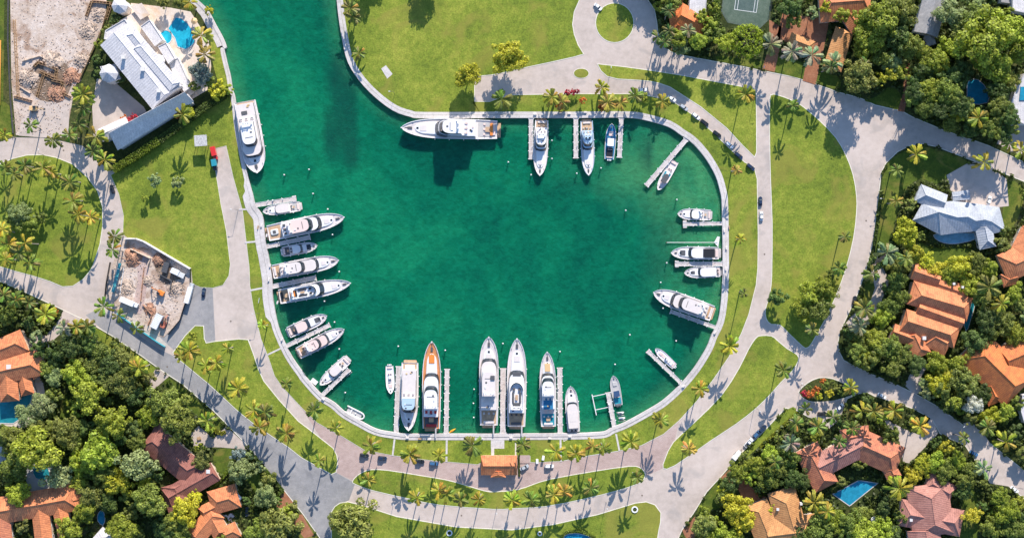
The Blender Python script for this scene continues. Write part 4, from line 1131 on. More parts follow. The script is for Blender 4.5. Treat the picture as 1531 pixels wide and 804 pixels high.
    def cone(s, x, y, r, eave, rise, n=8, mat=None):
        c = P(x, y, eave); R_ = r*S
        m = MB(); ring = [(R_*math.cos(2*math.pi*i/n), R_*math.sin(2*math.pi*i/n), eave) for i in range(n)]
        for i in range(n): m.quad(ring[i], ring[(i+1) % n], (0, 0, eave+rise))
        o = m.build("turret_roof", mat or s.rm, s.t, loc=(c.x-s.c.x, c.y-s.c.y, 0))
        m = MB(); m.prism([(a*.92, b*.92) for a, b, _ in ring], 0, eave+.02); m.build("turret_wall", s.wm, s.t, loc=(c.x-s.c.x, c.y-s.c.y, 0))
    def chimney(s, x, y, z, w=.9, h=1.4, mat=None):
        c = P(x, y, z); m = MB(); m.box(0, 0, z, w, w, h+1); m.box(0, 0, z+h/2+.55, w+.25, w+.25, .14)
        m.build("chimney", mat or STUCCO, s.t, loc=(c.x-s.c.x, c.y-s.c.y, 0))
    def slab(s, name, pts, z, h, mat):
        q = [(p.x-s.c.x, p.y-s.c.y) for p in (P(x, y, z) for x, y in pts)]
        m = MB(); m.prism(q, z-h, z, bottom=True); return m.build(name, mat, s.t)

# white mansion
h = House("mansion", "white mansion with long metal roofs beside the channel", 215, 110, T_WHITE, STUCCO)
h.wing(172,50,250,146,56, 9.5, .17, (0, .15)); h.wing(208,66,262,130,20, 11.0, .16, (.5, .5)); h.wing(196,48,214,70,16, 10.6, .25, (.6, .6)); h.flat([(252,92),(266,86),(286,130),(276,138),(262,118)], 4.5, STUCCO, .4); h.flat([(150,100),(172,96),(180,118),(160,124)], 6.0, STUCCO, .4)
h.flat([(158,46),(187,29),(200,46),(190,66),(156,59)], 8.0, STUCCO, .5); h.flat([(210,40),(224,30),(244,60),(232,70)], 6.0, STUCCO, .4); h.flat([(236,70),(248,64),(262,88),(252,96)], 6.2, STUCCO, .4)
mA, mB, mC, mD = (163,199,12.0), (176,225,6.3), (290,152,6.3), (276,138,12.0)
h.facets([(mA, mB, mC, mD), (mA, mD, (276,138,.1), (163,199,.1)), (mA, (163,199,6.2), mB), (mD, mC, (276,138,6.2))], [mA, mB, mC, mD], 6.3, [(mA, mD)])
h.wing(150,203,192,184,20, 7.6, .4, (.8, .2))
h.cone(163,110,14, 8.0, 3.0); h.cone(179,9,12, 7.5, 2.4); h.cone(237,91,10, 6.5, 2.2)
h.slab("terrace", [(160,42),(190,25),(215,10),(228,40),(245,72),(240,86),(220,88),(200,66),(186,58)], 4.5, 4.3, SANDP)
h.slab("terrace", [(226,60),(255,75),(275,105),(290,138),(280,146),(262,128),(240,92)], 3.0, 2.8, SANDP)
for x, y in ((185,86),(214,104),(238,136)): h.chimney(x, y, 11.2, 1.6, 1.2)
h.slab("balcony", [(195,10),(212,5),(224,22),(210,30)], 6.0, .4, SANDP)
# grey-roofed house
h = House("villa", "grey hip-roofed house with a half-round pool behind", 1435, 325, T_GREY, STUCCO)
def gz(x, y, z): return (1275+x/5.98, 268+y/5.98, z)
gD, gC, gN, gT, gL, gK = gz(535,365,4.4), gz(620,215,4.4), gz(890,195,4.4), gz(1080,215,4.4), gz(1310,250,4.4), gz(1365,460,4.4)
r1, r2, r3, r4, r5, r6 = gz(770,292,8.6), gz(935,340,7.6), gz(1030,335,7.8), gz(1100,372,7.0), gz(1180,360,7.4), gz(1240,378,7.0)
gE, gF, gG0, gG, gJ = gz(785,500,4.4), gz(940,478,4.4), gz(1060,470,4.4), gz(1100,460,4.4), gz(1265,485,4.4)
h.facets([(gD,r1,gC),(gC,r1,r2,gN),(gN,r2,r3,gT),(gT,r3,r4),(gT,r4,r5,gL),(gL,r5,r6),(gL,r6,gK),(gD,gE,r1),(r1,gE,gF,r2),(r2,gF,gG0,r3),(r3,gG0,gG,r4),(r4,gG,gJ,r5),(r5,gJ,r6),(r6,gJ,gK)],
    [gD,gC,gN,gT,gL,gK,gJ,gG,gG0,gF,gE], 4.4, [(gD,r1),(r1,r2),(r2,r3),(r3,r4),(r4,r5),(r5,r6),(r6,gK),(r1,gE)])
h.wing(1372,288,1412,304,27, 4.7, .45, (.8, 0)); h.wing(1470,338,1477,371,25, 4.5, .42, (.2, .9)); h.wing(1424,294,1450,291,14, 3.8, .1, (0, 0))
# five-ridged villa
h = House("villa", "large orange villa with five parallel ridges", 1395, 465, T_OR, STUCCO2)
h.wing(1365,405,1404,418,25, 6.6, .5, (0, 0)); h.wing(1400,424,1446,440,24, 6.0, .35, (0, 0)); h.wing(1361,437,1450,463,36, 6.8, .5, (.8, .7)); h.wing(1372,459,1439,483,26, 6.2, .55, (0, 0))
h.wing(1350,478,1431,504,34, 6.4, .5, (.3, .8)); h.wing(1334,495,1366,507,24, 5.0, .5, (0, .2)); h.wing(1364,498,1380,532,27, 5.4, .45, (.2, .9)); h.wing(1390,500,1420,516,36, 5.6, .4, (.4, .4))
h.slab("roof_terrace", [(1388,452),(1420,463),(1434,474),(1396,462)], 6.9, .5, STUCCO); h.slab("roof_terrace", [(1374,480),(1402,486),(1420,498),(1390,490)], 6.7, .4, STUCCO)
h.chimney(1425,424,7.5,.9); h.chimney(1438,429,7.5,.9); h.chimney(1381,505,7.6,1.5,.8)
# right edge houses
h = House("villa", "bright orange hip-roofed house low on the right edge", 1495, 555, T_OR2)
h.wing(1452,516,1523,586,60, 5.2, .45, (.7, .5)); h.wing(1478,574,1490,602,26, 4.2, .5, (.2, .9)); h.wing(1500,540,1560,515,44, 5.0, .45, (.2, .8))
h = House("villa", "orange villa cut off by the right edge, middle height", 1525, 395, T_OR)
h.wing(1499,402,1570,370,44, 5.4, .45, (.8, .5)); h.wing(1522,390,1545,345,36, 5.0, .45, (.1, .9)); h.wing(1498,420,1520,414,20, 4.4, .5, (.9, .1))
h = House("villa", "orange hip roof among palms in the south-east with blue pool", 1270, 685, T_TERRA)
h.wing(1205,668,1236,728,38, 5.0, .45, (.8, .7)); h.wing(1218,700,1296,660,36, 5.4, .45, (.3, .4), T_PINK); h.wing(1282,662,1345,690,46, 5.0, .45, (.3, .8)); h.wing(1258,655,1300,648,26, 4.6, .45, (.9, .3)); h.wing(1330,700,1338,715,22, 4.4, .5, (.1, .9))
h = House("villa", "dusty pink hip-roofed house at the lower right", 1395, 768, T_PINK)
h.wing(1386,724,1396,800,62, 5.2, .4, (.6, .6)); h.wing(1345,765,1438,782,40, 4.8, .42, (.7, .7)); h.wing(1380,790,1388,835,48, 5.0, .42, (.1, .9)); h.wing(1386,718,1424,740,30, 4.6, .4, (.5, .5))
h.chimney(1361,776,5.5,1.2)
h = House("villa", "tan-tiled house at the bottom edge with pointed gables", 1170, 785, T_TAN)
h.wing(1168,732,1196,826,42, 5.0, .42, (.9, .4)); h.wing(1128,752,1160,830,40, 4.8, .42, (.6, .4)); h.wing(1140,800,1220,790,46, 5.0, .4, (.3, .9))
h.chimney(1162,760,5.5,1.1); h.chimney(1197,752,5.5,1.0)
# left side houses
h = House("villa", "orange-roofed house at the left edge beside a teal pool", 25, 545, T_OR)
h.wing(-15,530,37,508,34, 5.6, .45, (.4, .7)); h.wing(-25,560,64,541,38, 5.4, .42, (.3, .8)); h.wing(10,545,15,600,28, 4.8, .45, (.2, .9)); h.wing(35,560,42,590,20, 4.4, .45, (.2, .9)); h.wing(45,535,60,562,22, 4.6, .45, (.3, .9))
h.chimney(14,548,7.2,2.0,.5)
h = House("villa", "dark red tiled house shaded by a big round tree", 268, 695, T_RED)
h.wing(222,652,290,708,42, 5.0, .38, (.5, .5)); h.wing(250,745,322,704,30, 5.2, .42, (.3, .2)); h.wing(262,722,275,765,44, 4.6, .35, (.3, .8)); h.wing(236,650,246,630,20, 4.4, .5, (.1, .9))
h.chimney(312,704,6.4,1.6,.6)
h = House("villa", "long orange house in the bottom left corner", 60, 765, T_OR)
h.wing(-30,768,118,742,40, 5.2, .42, (.3, .9)); h.wing(92,722,116,752,26, 4.8, .42, (.2, .5)); h.wing(60,760,68,830,26, 5.0, .42, (.1, .5)); h.wing(88,755,98,800,22, 5.0, .42, (.2, .6)); h.wing(0,772,6,830,30, 4.8, .4, (.1, .5), T_TERRA)
h = House("villa", "orange cottage with white terrace at the bottom edge", 325, 770, T_OR)
h.wing(314,752,356,740,36, 5.0, .42, (.7, .7)); h.wing(300,768,324,756,22, 4.6, .45, (.6, .2)); h.wing(290,805,324,764,30, 4.8, .42, (.4, .5)); h.wing(330,802,356,790,24, 4.4, .42, (.8, .6)); h.wing(316,770,332,800,26, 4.6, .42, (.3, .5))
h.slab("terrace", [(336,735),(345,726),(362,744),(354,752)], 3.6, .3, WHITE); h.slab("terrace", [(332,770),(352,765),(356,785),(336,788)], .35, .2, WHITE)
# top edge houses
h = House("villa", "orange roof with a flat white annex at the top edge", 1032, 25, T_OR2)
h.wing(1012,22,1054,44,38, 4.6, .45, (.3, .6)); h.wing(1008,14,1014,46,20, 4.2, .45, (.3, .8))
h.flat([(1032,-20),(1057,-20),(1055,22),(1030,19)], 5.0, STUCCO, .4, T_WHITE)
h = House("villa", "pale orange house at the top edge above the pale palms", 1255, 25, T_OR)
h.wing(1225,8,1302,2,52, 5.0, .42, (.6, .5)); h.wing(1268,20,1284,44,26, 4.6, .45, (.2, .9))
h = House("pavilion", "small orange pavilion right of the terracotta court", 1252, 72, T_TAN)
h.wing(1244,104,1263,44,28, 3.4, .4, (.6, .6))
h = House("pavilion", "small orange gable roof behind the pale palms", 1200, 65, T_TAN)
h.wing(1180,58,1215,72,20, 3.2, .4, (.1, .6))
h = House("villa", "long grey gabled roof reaching in from the top edge", 1390, 25, T_SHING, STUCCO)
h.wing(1406,-30,1384,52,36, 5.6, .35, (0, .0)); h.wing(1388,52,1393,68,14, 4.0, .5, (.2, .0))
h = House("villa", "white flat-roofed house in the top right corner", 1525, 5, T_WHITE, STUCCO)
h.flat([(1515,-60),(1580,-60),(1580,30),(1513,16)], 6.0, STUCCO, .4); h.flat([(1497,-60),(1512,-60),(1511,6),(1496,4)], 4.0, STUCCO, .4, T_SHING)
h = House("villa", "white rounded house at the right edge above the shaded road", 1530, 150, T_WHITE, STUCCO)
h.flat([(1531,110),(1580,110),(1580,185),(1531,186),(1514,178),(1500,172),(1508,160),(1518,135)], 5.0, STUCCO, .5)
h.slab("skylight", [(1526,130),(1540,130),(1540,150),(1524,150)], 5.5, .4, POOLB)
h = House("villa", "white flat roof at the lower right edge", 1545, 635, T_WHITE, STUCCO)
h.flat([(1528,590),(1580,580),(1580,640),(1531,632),(1526,615)], 4.5, STUCCO, .4)
h = House("shed", "pale blue-white garden roof at the bottom left edge", 0, 680, T_GREY, STUCCO)
h.wing(-20,690,14,668,26, 3.4, .3, (0, .6))
h = House("shed", "small white roof at the bottom edge among trees", 155, 800, T_WHITE, STUCCO)
h.wing(146,812,162,794,22, 3.2, .5, (.2, .9))
# gatehouse
h = House("gatehouse", "small orange-roofed gatehouse on the pink promenade", 746, 695, T_OR, STUCCO2, "gatehouse", "houses around the marina")
h.wing(719,695,773,695,29, 3.6, .42, (.25, .25)); h.wing(745,703,745,713,22, 3.3, .5, (.1, .9))
m = MB(); m.box(0, 0, 1.2, 1.4, .14, 2.4); o = m.build("door", DGREY, h.t, loc=(0, -4.15, 0))
m = MB(); m.box(.5, -.1, 1.1, .2, .1, .06); m.build("handle", CHROME, o)
h.slab("planter", [(774,680),(777,680),(778,712),(775,712)], .5, .45, YARD)
h.slab("entry_slab", [(772,680),(792,680),(792,692),(777,692)], .16, .1, BRICKP)

# ------------------------------------------------------------------ pools
def pool(pts, mat, label, coping=1.2, smooth=3, z=.16, copm=None):
    p = smooth_pts(pts, smooth) if smooth else pts
    cx = sum(a for a, _ in p)/len(p); cy = sum(b for _, b in p)/len(p)
    EXCL.append(grow(p, 4))
    t = empty("swimming_pool", P(cx, cy, 0), 0, label, "pool"); c = P(cx, cy, 0)
    q = [(a-c.x, b-c.y) for a, b in XY(p)]; g = [(a-c.x, b-c.y) for a, b in XY(grow(p, coping))]
    if sum(q[i][0]*q[(i+1) % len(q)][1]-q[(i+1) % len(q)][0]*q[i][1] for i in range(len(q))) < 0: q = q[::-1]; g = g[::-1]
    m = MB(); m.rings([[(x, y, 0) for x, y in g], [(x, y, z+.15) for x, y in g], [(x, y, z+.15) for x, y in q], [(x, y, z+.02) for x, y in q]], cap1=False); m.build("coping", copm or WALK, t)
    m = MB(); m.quad(*[(x, y, z+.05) for x, y in q]); m.build("water_surface", mat, t)
    m = MB(); 
    for k in (-.3, .3): m.cyl((q[0][0]+k, q[0][1], z), (q[0][0]+k, q[0][1], z+1.0), .05, n=5)
    m.build("ladder", CHROME, t)
pool([(263,27),(270,28),(280,35),(287,46),(291,63),(285,70),(278,74),(266,70),(262,57),(252,43)], POOLA, "fan-shaped turquoise pool of the white mansion", 1.4, 0)
pool([(248+9*math.cos(i*math.pi/4), 56+10*math.sin(i*math.pi/4)) for i in range(8)], POOLA, "round turquoise spa beside the fan-shaped pool", 1.2, 2)
pool([(1396,352),(1410,349),(1456,349),(1457,357),(1440,362),(1420,364),(1404,360)], POOLL, "half-round pool shaded by the grey-roofed house", 1.0, 2)
pool([(1246,738),(1284,718),(1311,722),(1270,755)], POOLB, "bright blue rectangular pool of the south-east villa", 1.2, 0)
pool([(1448,122),(1462,120),(1476,136),(1476,153),(1450,155),(1446,140)], POOLB, "blue pool among dense trees near the top right", 1.0, 2)
pool([(-20,600),(30,575),(48,582),(42,610),(20,632),(-20,625)], POOLT, "dark teal pool below the left-edge orange house", 1.2, 2)
pool([(50,698),(66,692),(74,706),(70,716),(54,714)], POOLT, "teal pool in the lower left garden", 1.0, 2)
pool([(842,806),(850,798),(868,798),(886,806),(886,830),(842,830)], POOLB, "pool with hedge at the bottom edge", 1.0, 2)
pool([(147,768),(153,762),(157,774),(154,784),(147,778)], POOLB, "tiny blue pond among trees at the bottom left", .8, 2)
pool([(1494,519),(1503,512),(1512,530),(1505,536)], POOLT, "narrow teal pool above the bright orange house", .8, 0)
pool([(1440,470),(1446,455),(1452,445),(1458,450),(1450,480),(1444,494)], POOLT, "shaded lap pool right of the five-ridged villa", .8, 2)
EXCL.append([(60,0),(0,0),(0,205),(120,205),(165,0)])

# tennis court
t = empty("tennis_court", P(1116, 5, 0), R(-8), "green tennis court with white lines at the top edge", "tennis court")
GREENC = ground_mat("court_green", [(.36, (.075, .115, .085)), (.5, (.105, .145, .11)), (.64, (.14, .18, .14))], .1, .5, 2, .15)
GREENI = ground_mat("court_inner", [(.36, (.06, .10, .095)), (.5, (.08, .12, .11)), (.64, (.11, .15, .135))], .1, .5, 2, .15)
m = MB(); m.prism([(-12, 20), (-12, -6), (-8, -11), (8, -12), (12, -7), (12, 20)], 0, .19); m.build("apron", GREENC, t)
m = MB(); m.prism([(-5.5, 20), (-5.5, -4), (5.5, -4), (5.5, 20)], .1, .196); m.build("playing_surface", GREENI, t)
for x in (-5.5, -4.1, 4.1, 5.5):
    m = MB(); m.box(x, 8, .2, .2, 24.2, .02); m.build("line", WHITE, t)
m = MB(); m.box(0, -4, .203, 11.2, .22, .02); m.build("line", WHITE, t)
m = MB(); m.box(0, 2.4, .206, 8.2, .16, .02); m.build("line", WHITE, t)
for a, b_ in (((-12, 20), (-12, -6)), ((-12, -6), (-8, -11)), ((-8, -11), (8, -12)), ((8, -12), (12, -7)), ((12, -7), (12, 20))):
    m = MB(); n = 6
    for i in range(n+1):
        x = a[0]+(b_[0]-a[0])*i/n; y = a[1]+(b_[1]-a[1])*i/n
        m.cyl((x, y, 0), (x, y, 3), .05, n=4)
    m.cyl((*a, 3), (*b_, 3), .05, n=4); m.cyl((*a, 1.2), (*b_, 1.2), .04, n=4)
    m.build("fence", DGREY, t)
EXCL.append([(1075,-60),(1155,-60),(1155,45),(1078,45)])

# ------------------------------------------------------------------ vehicles
def paint(name, col): return plain(name, col, .3, coat=.6, spec=.5)
PW = paint("car_white", (.80, .80, .80)); PK = paint("car_black", (.018, .02, .025)); PN = paint("car_navy", (.02, .035, .075)); PS = paint("car_silver", (.45, .47, .49)); PR = paint("car_red", (.62, .03, .025)); PB = paint("car_blue", (.05, .14, .28))
def car(x, y, ang, pm, label, suv=False, L=4.7, group="cars around the marina"):
    c = P(x, y, 0); c.z = .05
    t = empty("parked_car", c, R(ang), label, "car", group)
    W = 1.86; hb = .95 if suv else .82; ht = 1.75 if suv else 1.45
    m = MB()
    o = [(-L/2, .62), (-L/2+.25, .86), (-.8, .93), (1.0, .93), (L/2-.5, .84), (L/2-.08, .55), (L/2, 0)]
    o = o + [(a, -b) for a, b in o[:-1]][::-1]
    o2 = [(a*.985, b*.95) for a, b in o]
    m.rings([[(a, b, .28) for a, b in o][::-1], [(a, b, .62) for a, b in o][::-1], [(a, b, hb) for a, b in o2][::-1]], cap0=True); m.build("body", pm, t)
    xa, xb = (-L/2+.15 if suv else -L/2+.75), L/2-1.25
    base = [(xa, .80), (xb, .80), (xb, -.80), (xa, -.80)]; tp = [(xa+.35, .64), (xb-.75, .64), (xb-.75, -.64), (xa+.35, -.64)]
    m = MB(); m.prism(base, hb-.01, ht, top=tp); cb = m.build("cabin", GLASS, t)
    m = MB(); m.rbox((xa+xb)/2-.2, 0, ht-.01, (xb-xa)-1.0, 1.34, .07, .2, ch=.03); m.build("roof", pm, cb)
    for wx in (-L/2+.85, L/2-.9):
        for sg in (1, -1):
            m = MB(); m.cyl((wx, sg*.76, .32), (wx, sg*.96, .32), .33, n=12); w = m.build("wheel", RUBBER, t)
            m = MB(); m.cyl((wx, sg*.955, .32), (wx, sg*.975, .32), .2, n=8); m.build("rim", CHROME, w)
    for sg in (1, -1):
        m = MB(); m.box(L/2-.16, sg*.6, .66, .22, .36, .14); m.build("headlight", LAMP, t)
        m = MB(); m.box(-L/2+.1, sg*.62, .7, .16, .3, .16); m.build("taillight", TAILR, t)
        m = MB(); m.box(xb-.35, sg*1.0, .98, .18, .22, .14); m.build("wing_mirror", pm, t)
    return t
def A(dx, dy): return math.degrees(math.atan2(-dy, dx))
NED = A(1, .78)
for x, y, a, pm, lb, sv in [
 (960,135,A(1,-.1),PW,"white car on the side drive above the palms",0),(1004,148,A(1,.55),PW,"white car first in the row along the north-east drive",0),(1022,161,A(1,.7),PS,"silver car second in the row along the north-east drive",1),
 (1040,174,NED,PW,"white van third in the row along the north-east drive",1),(1053,184,NED,PK,"black car right behind the white van",1),(1072,201,NED,PK,"black car fifth in the row along the north-east drive",0),(1090,217,NED,PW,"white car sixth in the row with dark windows",1),
 (1104,233,NED,PN,"navy car seventh in the row along the north-east drive",1),(1122,250,NED,PN,"navy car last in the row by the road corner",1),
 (1136.5,301,90,PN,"navy car ahead of the white one on the right ring road",0),(1138,323,90,PW,"white car parked on the right ring road",0),
 (168.5,283,A(-.3,-1),PK,"black car on the shaded road at upper left",1),
 (545,680,A(1,.12),PK,"black car leftmost on the pink promenade",1),(572,684,A(1,.12),PN,"navy car second from left on the pink promenade",1),(628,689,A(1,.1),PK,"black car third from left on the pink promenade",1),(649,692,A(1,.1),PB,"dark blue car nearest the gatehouse on its left side",1),
 (784,698,A(1,-.5),PS,"small pale car just right of the gatehouse",0),(821,696,A(1,0),PW,"white car with black sunroof right of the gatehouse",1),
 (1229,618,0,PK,"black car in the parking court by the flower island",1),(1255,608,A(1,-1.0),PW,"white car parked diagonally by the flower island",0),(1318,591,A(1,.55),PW,"white car on the shaded south-east road",0),
 (1277,449,A(.2,-1),PK,"black car at the edge of the main right road",0),(1478,300,75,PW,"white car on the forecourt of the grey-roofed house",0),
 (1455,677,A(1,.5),PB,"blue car at the sunlit end of the shaded road",0),(1516,731,A(1,.75),PW,"white car at the right edge gate",0),
 (69,515,A(1,.3),PS,"silver car in the left-edge driveway",0),(370,764,A(0,1),PK,"black car beside the orange cottage",0),(305,437,A(.1,-1),PN,"navy car beside the white box truck",0),
 (894,11,A(.8,.7),PW,"white car on the cul-de-sac",0),(1140,640,A(1,-.95),PN,"navy car on the lower right road ahead of the pickup",1),(1131,648,A(1,-.95),PB,"dark blue car close behind the navy one",1)]:
    car(x, y, a, pm, lb, bool(sv))
def truck(x, y, ang, boxm, label, name="box_truck", L=8.0, cabm=None):
    c = P(x, y, 0); c.z = .05
    t = empty(name, c, R(ang), label, "truck", "cars around the marina")
    m = MB(); m.rbox(-1.0, 0, .9, L-2.2, 2.4, 2.3, .08, ch=.06); m.build("cargo_box", boxm, t)
    m = MB(); m.rbox(L/2-1.1, 0, .4, 1.9, 2.1, 1.7, .25, ch=.15); cb = m.build("cab", cabm or PW, t)
    m = MB(); m.box(L/2-.25, 0, 1.5, .3, 1.8, .7); m.build("windscreen", GLASS, cb)
    m = MB(); m.box(-.4, 0, .6, L-.8, 1.0, .3); m.build("chassis", DGREY, t)
    for wx in (-L/2+1.4, L/2-1.4):
        for sg in (1, -1):
            m = MB(); m.cyl((wx, sg*.8, .42), (wx, sg*1.1, .42), .42, n=12); m.build("wheel", RUBBER, t)
    return t
truck(284.5,438,A(.28,-1),PW,"tall white box truck beside the walled building site",L=10.5,cabm=PS)
truck(195,452,A(1,.42),PW,"white box truck inside the walled building site",L=9.5)
truck(321.5,230,A(.25,1),PR,"red delivery van on the lawn driveway",name="delivery_van",L=6.8,cabm=PR)
truck(322,247,A(.15,1),TEALC,"dark teal truck below the red van",name="delivery_van",L=5.6,cabm=PK)
def pickup(x, y, ang, label):
    c = P(x, y, 0); c.z = .05
    t = empty("pickup_truck", c, R(ang), label, "truck", "cars around the marina")
    m = MB(); m.rbox(0, 0, .35, 5.6, 1.95, .6, .2, ch=.06); m.build("body", PW, t)
    m = MB(); m.prism([(-.4, .85), (1.3, .85), (1.3, -.85), (-.4, -.85)], .94, 1.75, top=[(-.2, .7), (.8, .7), (.8, -.7), (-.2, -.7)]); cb = m.build("cab", GLASS, t)
    m = MB(); m.rbox(.3, 0, 1.74, 1.1, 1.45, .08, .1); m.build("roof", PW, cb)
    m = MB(); m.box(-1.6, 0, .96, 1.9, 1.5, .05); m.build("load_bed", DGREY, t)
    for wx in (-1.8, 1.8):
        for sg in (1, -1):
            m = MB(); m.cyl((wx, sg*.8, .38), (wx, sg*1.0, .38), .38, n=12); m.build("wheel", RUBBER, t)
    return t
pickup(1119, 661, A(1,-1.1), "white pickup towing a trailer on the lower right road")
t = empty("box_trailer", P(1101, 679.5, .05), R(A(1,-1.1)), "white box trailer behind the pickup", "trailer", "cars around the marina")
m = MB(); m.rbox(0, 0, .5, 5.2, 2.2, 2.0, .06, ch=.05); m.build("box", PW, t)
m = MB(); m.box(3.4, 0, .5, 1.8, .15, .15); m.build("drawbar", DGREY, t)
for wx in (-.5, .5):
    for sg in (1, -1): m = MB(); m.cyl((wx, sg*.95, .35), (wx, sg*1.2, .35), .35, n=12); m.build("wheel", RUBBER, t)
def golf_cart(x, y, ang, label):
    t = empty("golf_cart", P(x, y, .05), R(ang), label, "golf cart", "cars around the marina")
    m = MB(); m.rbox(0, 0, .3, 2.4, 1.2, .5, .2, ch=.08); m.build("body", WHITE, t)
    m = MB(); m.rbox(-.1, 0, .8, .5, 1.0, .2, .1); m.build("seat", DGREY, t)
    m = MB(); m.rbox(-.05, 0, 1.85, 1.8, 1.25, .1, .15, ch=.04); r = m.build("roof", WHITE, t)
    for px_ in (-.8, .7):
        for sg in (1, -1): m = MB(); m.cyl((px_, sg*.5, .7), (px_, sg*.5, 1.86), .04, n=4); m.build("roof_post", DGREY, r)
    for px_ in (-.8, .8):
        for sg in (1, -1): m = MB(); m.cyl((px_, sg*.5, .25), (px_, sg*.66, .25), .25, n=10); m.build("wheel", RUBBER, t)
golf_cart(803, 689, 90, "white golf cart between the gatehouse and the white car")
golf_cart(812, 684, 80, "white golf cart half under palms right of the gatehouse")
# ------------------------------------------------------------------ labels found from the nearest landmark
LANDMARKS = [("the white mansion",215,110),("the demolition lot",80,90),("the walled building site",225,430),("the round palm lawn",70,330),("the red van",321,232),("the gatehouse",746,695),("the cul-de-sac island",919,35),("the tennis court",1115,15),
 ("the grey-roofed house",1435,320),("the five-ridged orange villa",1395,465),("the bright orange right-edge house",1495,550),("the orange villa at mid right edge",1525,395),("the south-east villa's pool",1280,735),("the south-east villa",1270,675),("the pink-roofed house",1395,765),("the tan-tiled house",1170,785),
 ("the dark red house",270,690),("the bottom left corner house",60,760),("the left-edge orange house",20,545),("the orange cottage",325,770),("the flower island",1235,583),("the oval traffic island",869,110),("the long grey gable",1392,25),("the top right blue pool",1460,138),("the terracotta court",1195,50),
 ("the orange-trimmed yacht",645,600),("the blue-decked yacht",820,600),("the boat lift pier",912,610),("the four dark parked cars",600,688),("the lone lower right pier",995,548),("the lone lower left pier",500,572),("the largest north yacht",672,193),("the small navy boat",913,212),("the row of parked cars",1070,200),
 ("the black-awning boat",1040,378),("the black roadside car",1277,449),("the white box trailer",1101,680),("the box truck",284,438),("the right junction path",1180,505),("the grey asphalt bend",470,740),("the lower left teal pool",62,705),("the top left seawall corner",310,60),("the north lawn's left shore",525,60),("the stub drive",720,130),
 ("the sunny grass strip among trees",97,630),("the white rounded right-edge house",1525,150),("the sunlit road end",1480,680),("the brick footpath",1352,130)]
ORD = ["", "second-nearest ", "third-nearest ", "fourth-nearest ", "fifth-nearest ", "sixth-nearest ", "seventh-nearest ", "eighth-nearest ", "ninth-nearest ", "tenth-nearest ", "eleventh-nearest ", "twelfth-nearest "]
PEND = []
def dirword(dx, dy):
    a = math.degrees(math.atan2(-dy, dx)) % 360
    return ["right of", "up and right of", "above", "up and left of", "left of", "down and left of", "below", "down and right of"][int((a+22.5)//45) % 8]
def pend(o, kind, look, x, y, cat, group):
    tag(o, None, cat, group); PEND.append((o, kind, look, x, y))
def resolve():
    bk = {}
    for o, kind, look, x, y in PEND:
        n, lx, ly = min(LANDMARKS, key=lambda l: (l[1]-x)**2+(l[2]-y)**2)
        bk.setdefault((look, kind, dirword(x-lx, y-ly), n), []).append((math.hypot(x-lx, y-ly), o))
    for (look, kind, dw, n), L in bk.items():
        L.sort(key=lambda q: q[0])
        for i, (d, o) in enumerate(L):
            o["label"] = (ORD[i] if i < len(ORD) else "farther ") + look + " " + kind + " " + dw + " " + n

# ------------------------------------------------------------------ palms
def frond_mesh(L=1.0, droop=.5, w=.17, n=11, up=.35, seed=0):
    rnd = random.Random(seed); m = MB()
    def c(s): return Vector((L*s*(1-.12*s), 0, L*(up*s-droop*s*s)))
    for i in range(n):
        s0 = .12+.86*i/n; s1 = s0+.86/n*.98
        wd = w*math.sin(math.pi*min(1, .18+.82*(1-s0)))**.7*(1.0 if s0 > .2 else .6)
        for sg in (1, -1):
            p0, p1 = c(s0), c(s1); k = wd*rnd.uniform(.8, 1.15)
            f = (p1-p0).normalized()*k*.75
            t0 = p0+f+Vector((0, sg*k, -k*.55)); t1 = p1+f*.9+Vector((0, sg*k*.82, -k*.5))
            m.quad(*( (p0, p1, t1, t0) if sg < 0 else (p0, t0, t1, p1)))
    r = .012*L
    for i in range(5):
        m.cyl(c(i/5*.98), c((i+1)/5*.98), r*(1.6-.2*i), r*(1.4-.2*i), n=3, cap=False)
    return m
def add_xf(dst, src, M):
    b = len(dst.v)
    dst.v += [tuple(M @ Vector(v)) for v in src.v]
    dst.f += [tuple(i+b for i in f) for f in src.f]; dst.m += src.m
FR = [frond_mesh(1, d, w, 11, u, i) for i, (d, w, u) in enumerate([(.55,.17,.45),(.75,.16,.35),(.35,.18,.65),(.95,.15,.2)])]
FRM = [f.mesh("frond", FROND) for f in FR]
def crown_layout(seed, n):
    rnd = random.Random(seed); out = []
    for i in range(n):
        k = rnd.choice([0, 0, 1, 1, 2, 3]) if i < n-3 else 2
        out.append((k, 2*math.pi*(i*.381966+rnd.uniform(-.05, .05)), rnd.uniform(-.2, .25), rnd.uniform(.78, 1.08)))
    return out
CROWNS = []
for sd in range(7):
    m = MB()
    for k, az, tilt, sc in crown_layout(sd, 17 if sd < 5 else 11):
        add_xf(m, FR[k], Matrix.Rotation(az, 4, 'Z') @ Matrix.Rotation(-tilt, 4, 'Y') @ Matrix.Scale(sc, 4))
    CROWNS.append(m.mesh("crown", FROND))
HEART = MB(); HEART.cyl((0, 0, -.28), (0, 0, .02), .055, .035, n=8); HEART.ball((0, 0, .03), .05, 8, 5); HEART = HEART.mesh("crown", FROND)
TRUNKS = []
for sd in range(4):
    rnd = random.Random(40+sd); m = MB(); rs = []; bx, by = rnd.uniform(-.03, .03), rnd.uniform(-.03, .03)
    for i in range(9):
        u = i/8; r = .026*(1-.45*u)*(1.25 if i == 0 else 1)*(1+.05*(i % 2))
        rs.append([(bx*u*(1-u)*4+r*math.cos(k*math.pi/4), by*u*(1-u)*4+r*math.sin(k*math.pi/4), u) for k in range(8)])
    m.rings(rs, cap1=True); TRUNKS.append(m.mesh("trunk", PALMB))
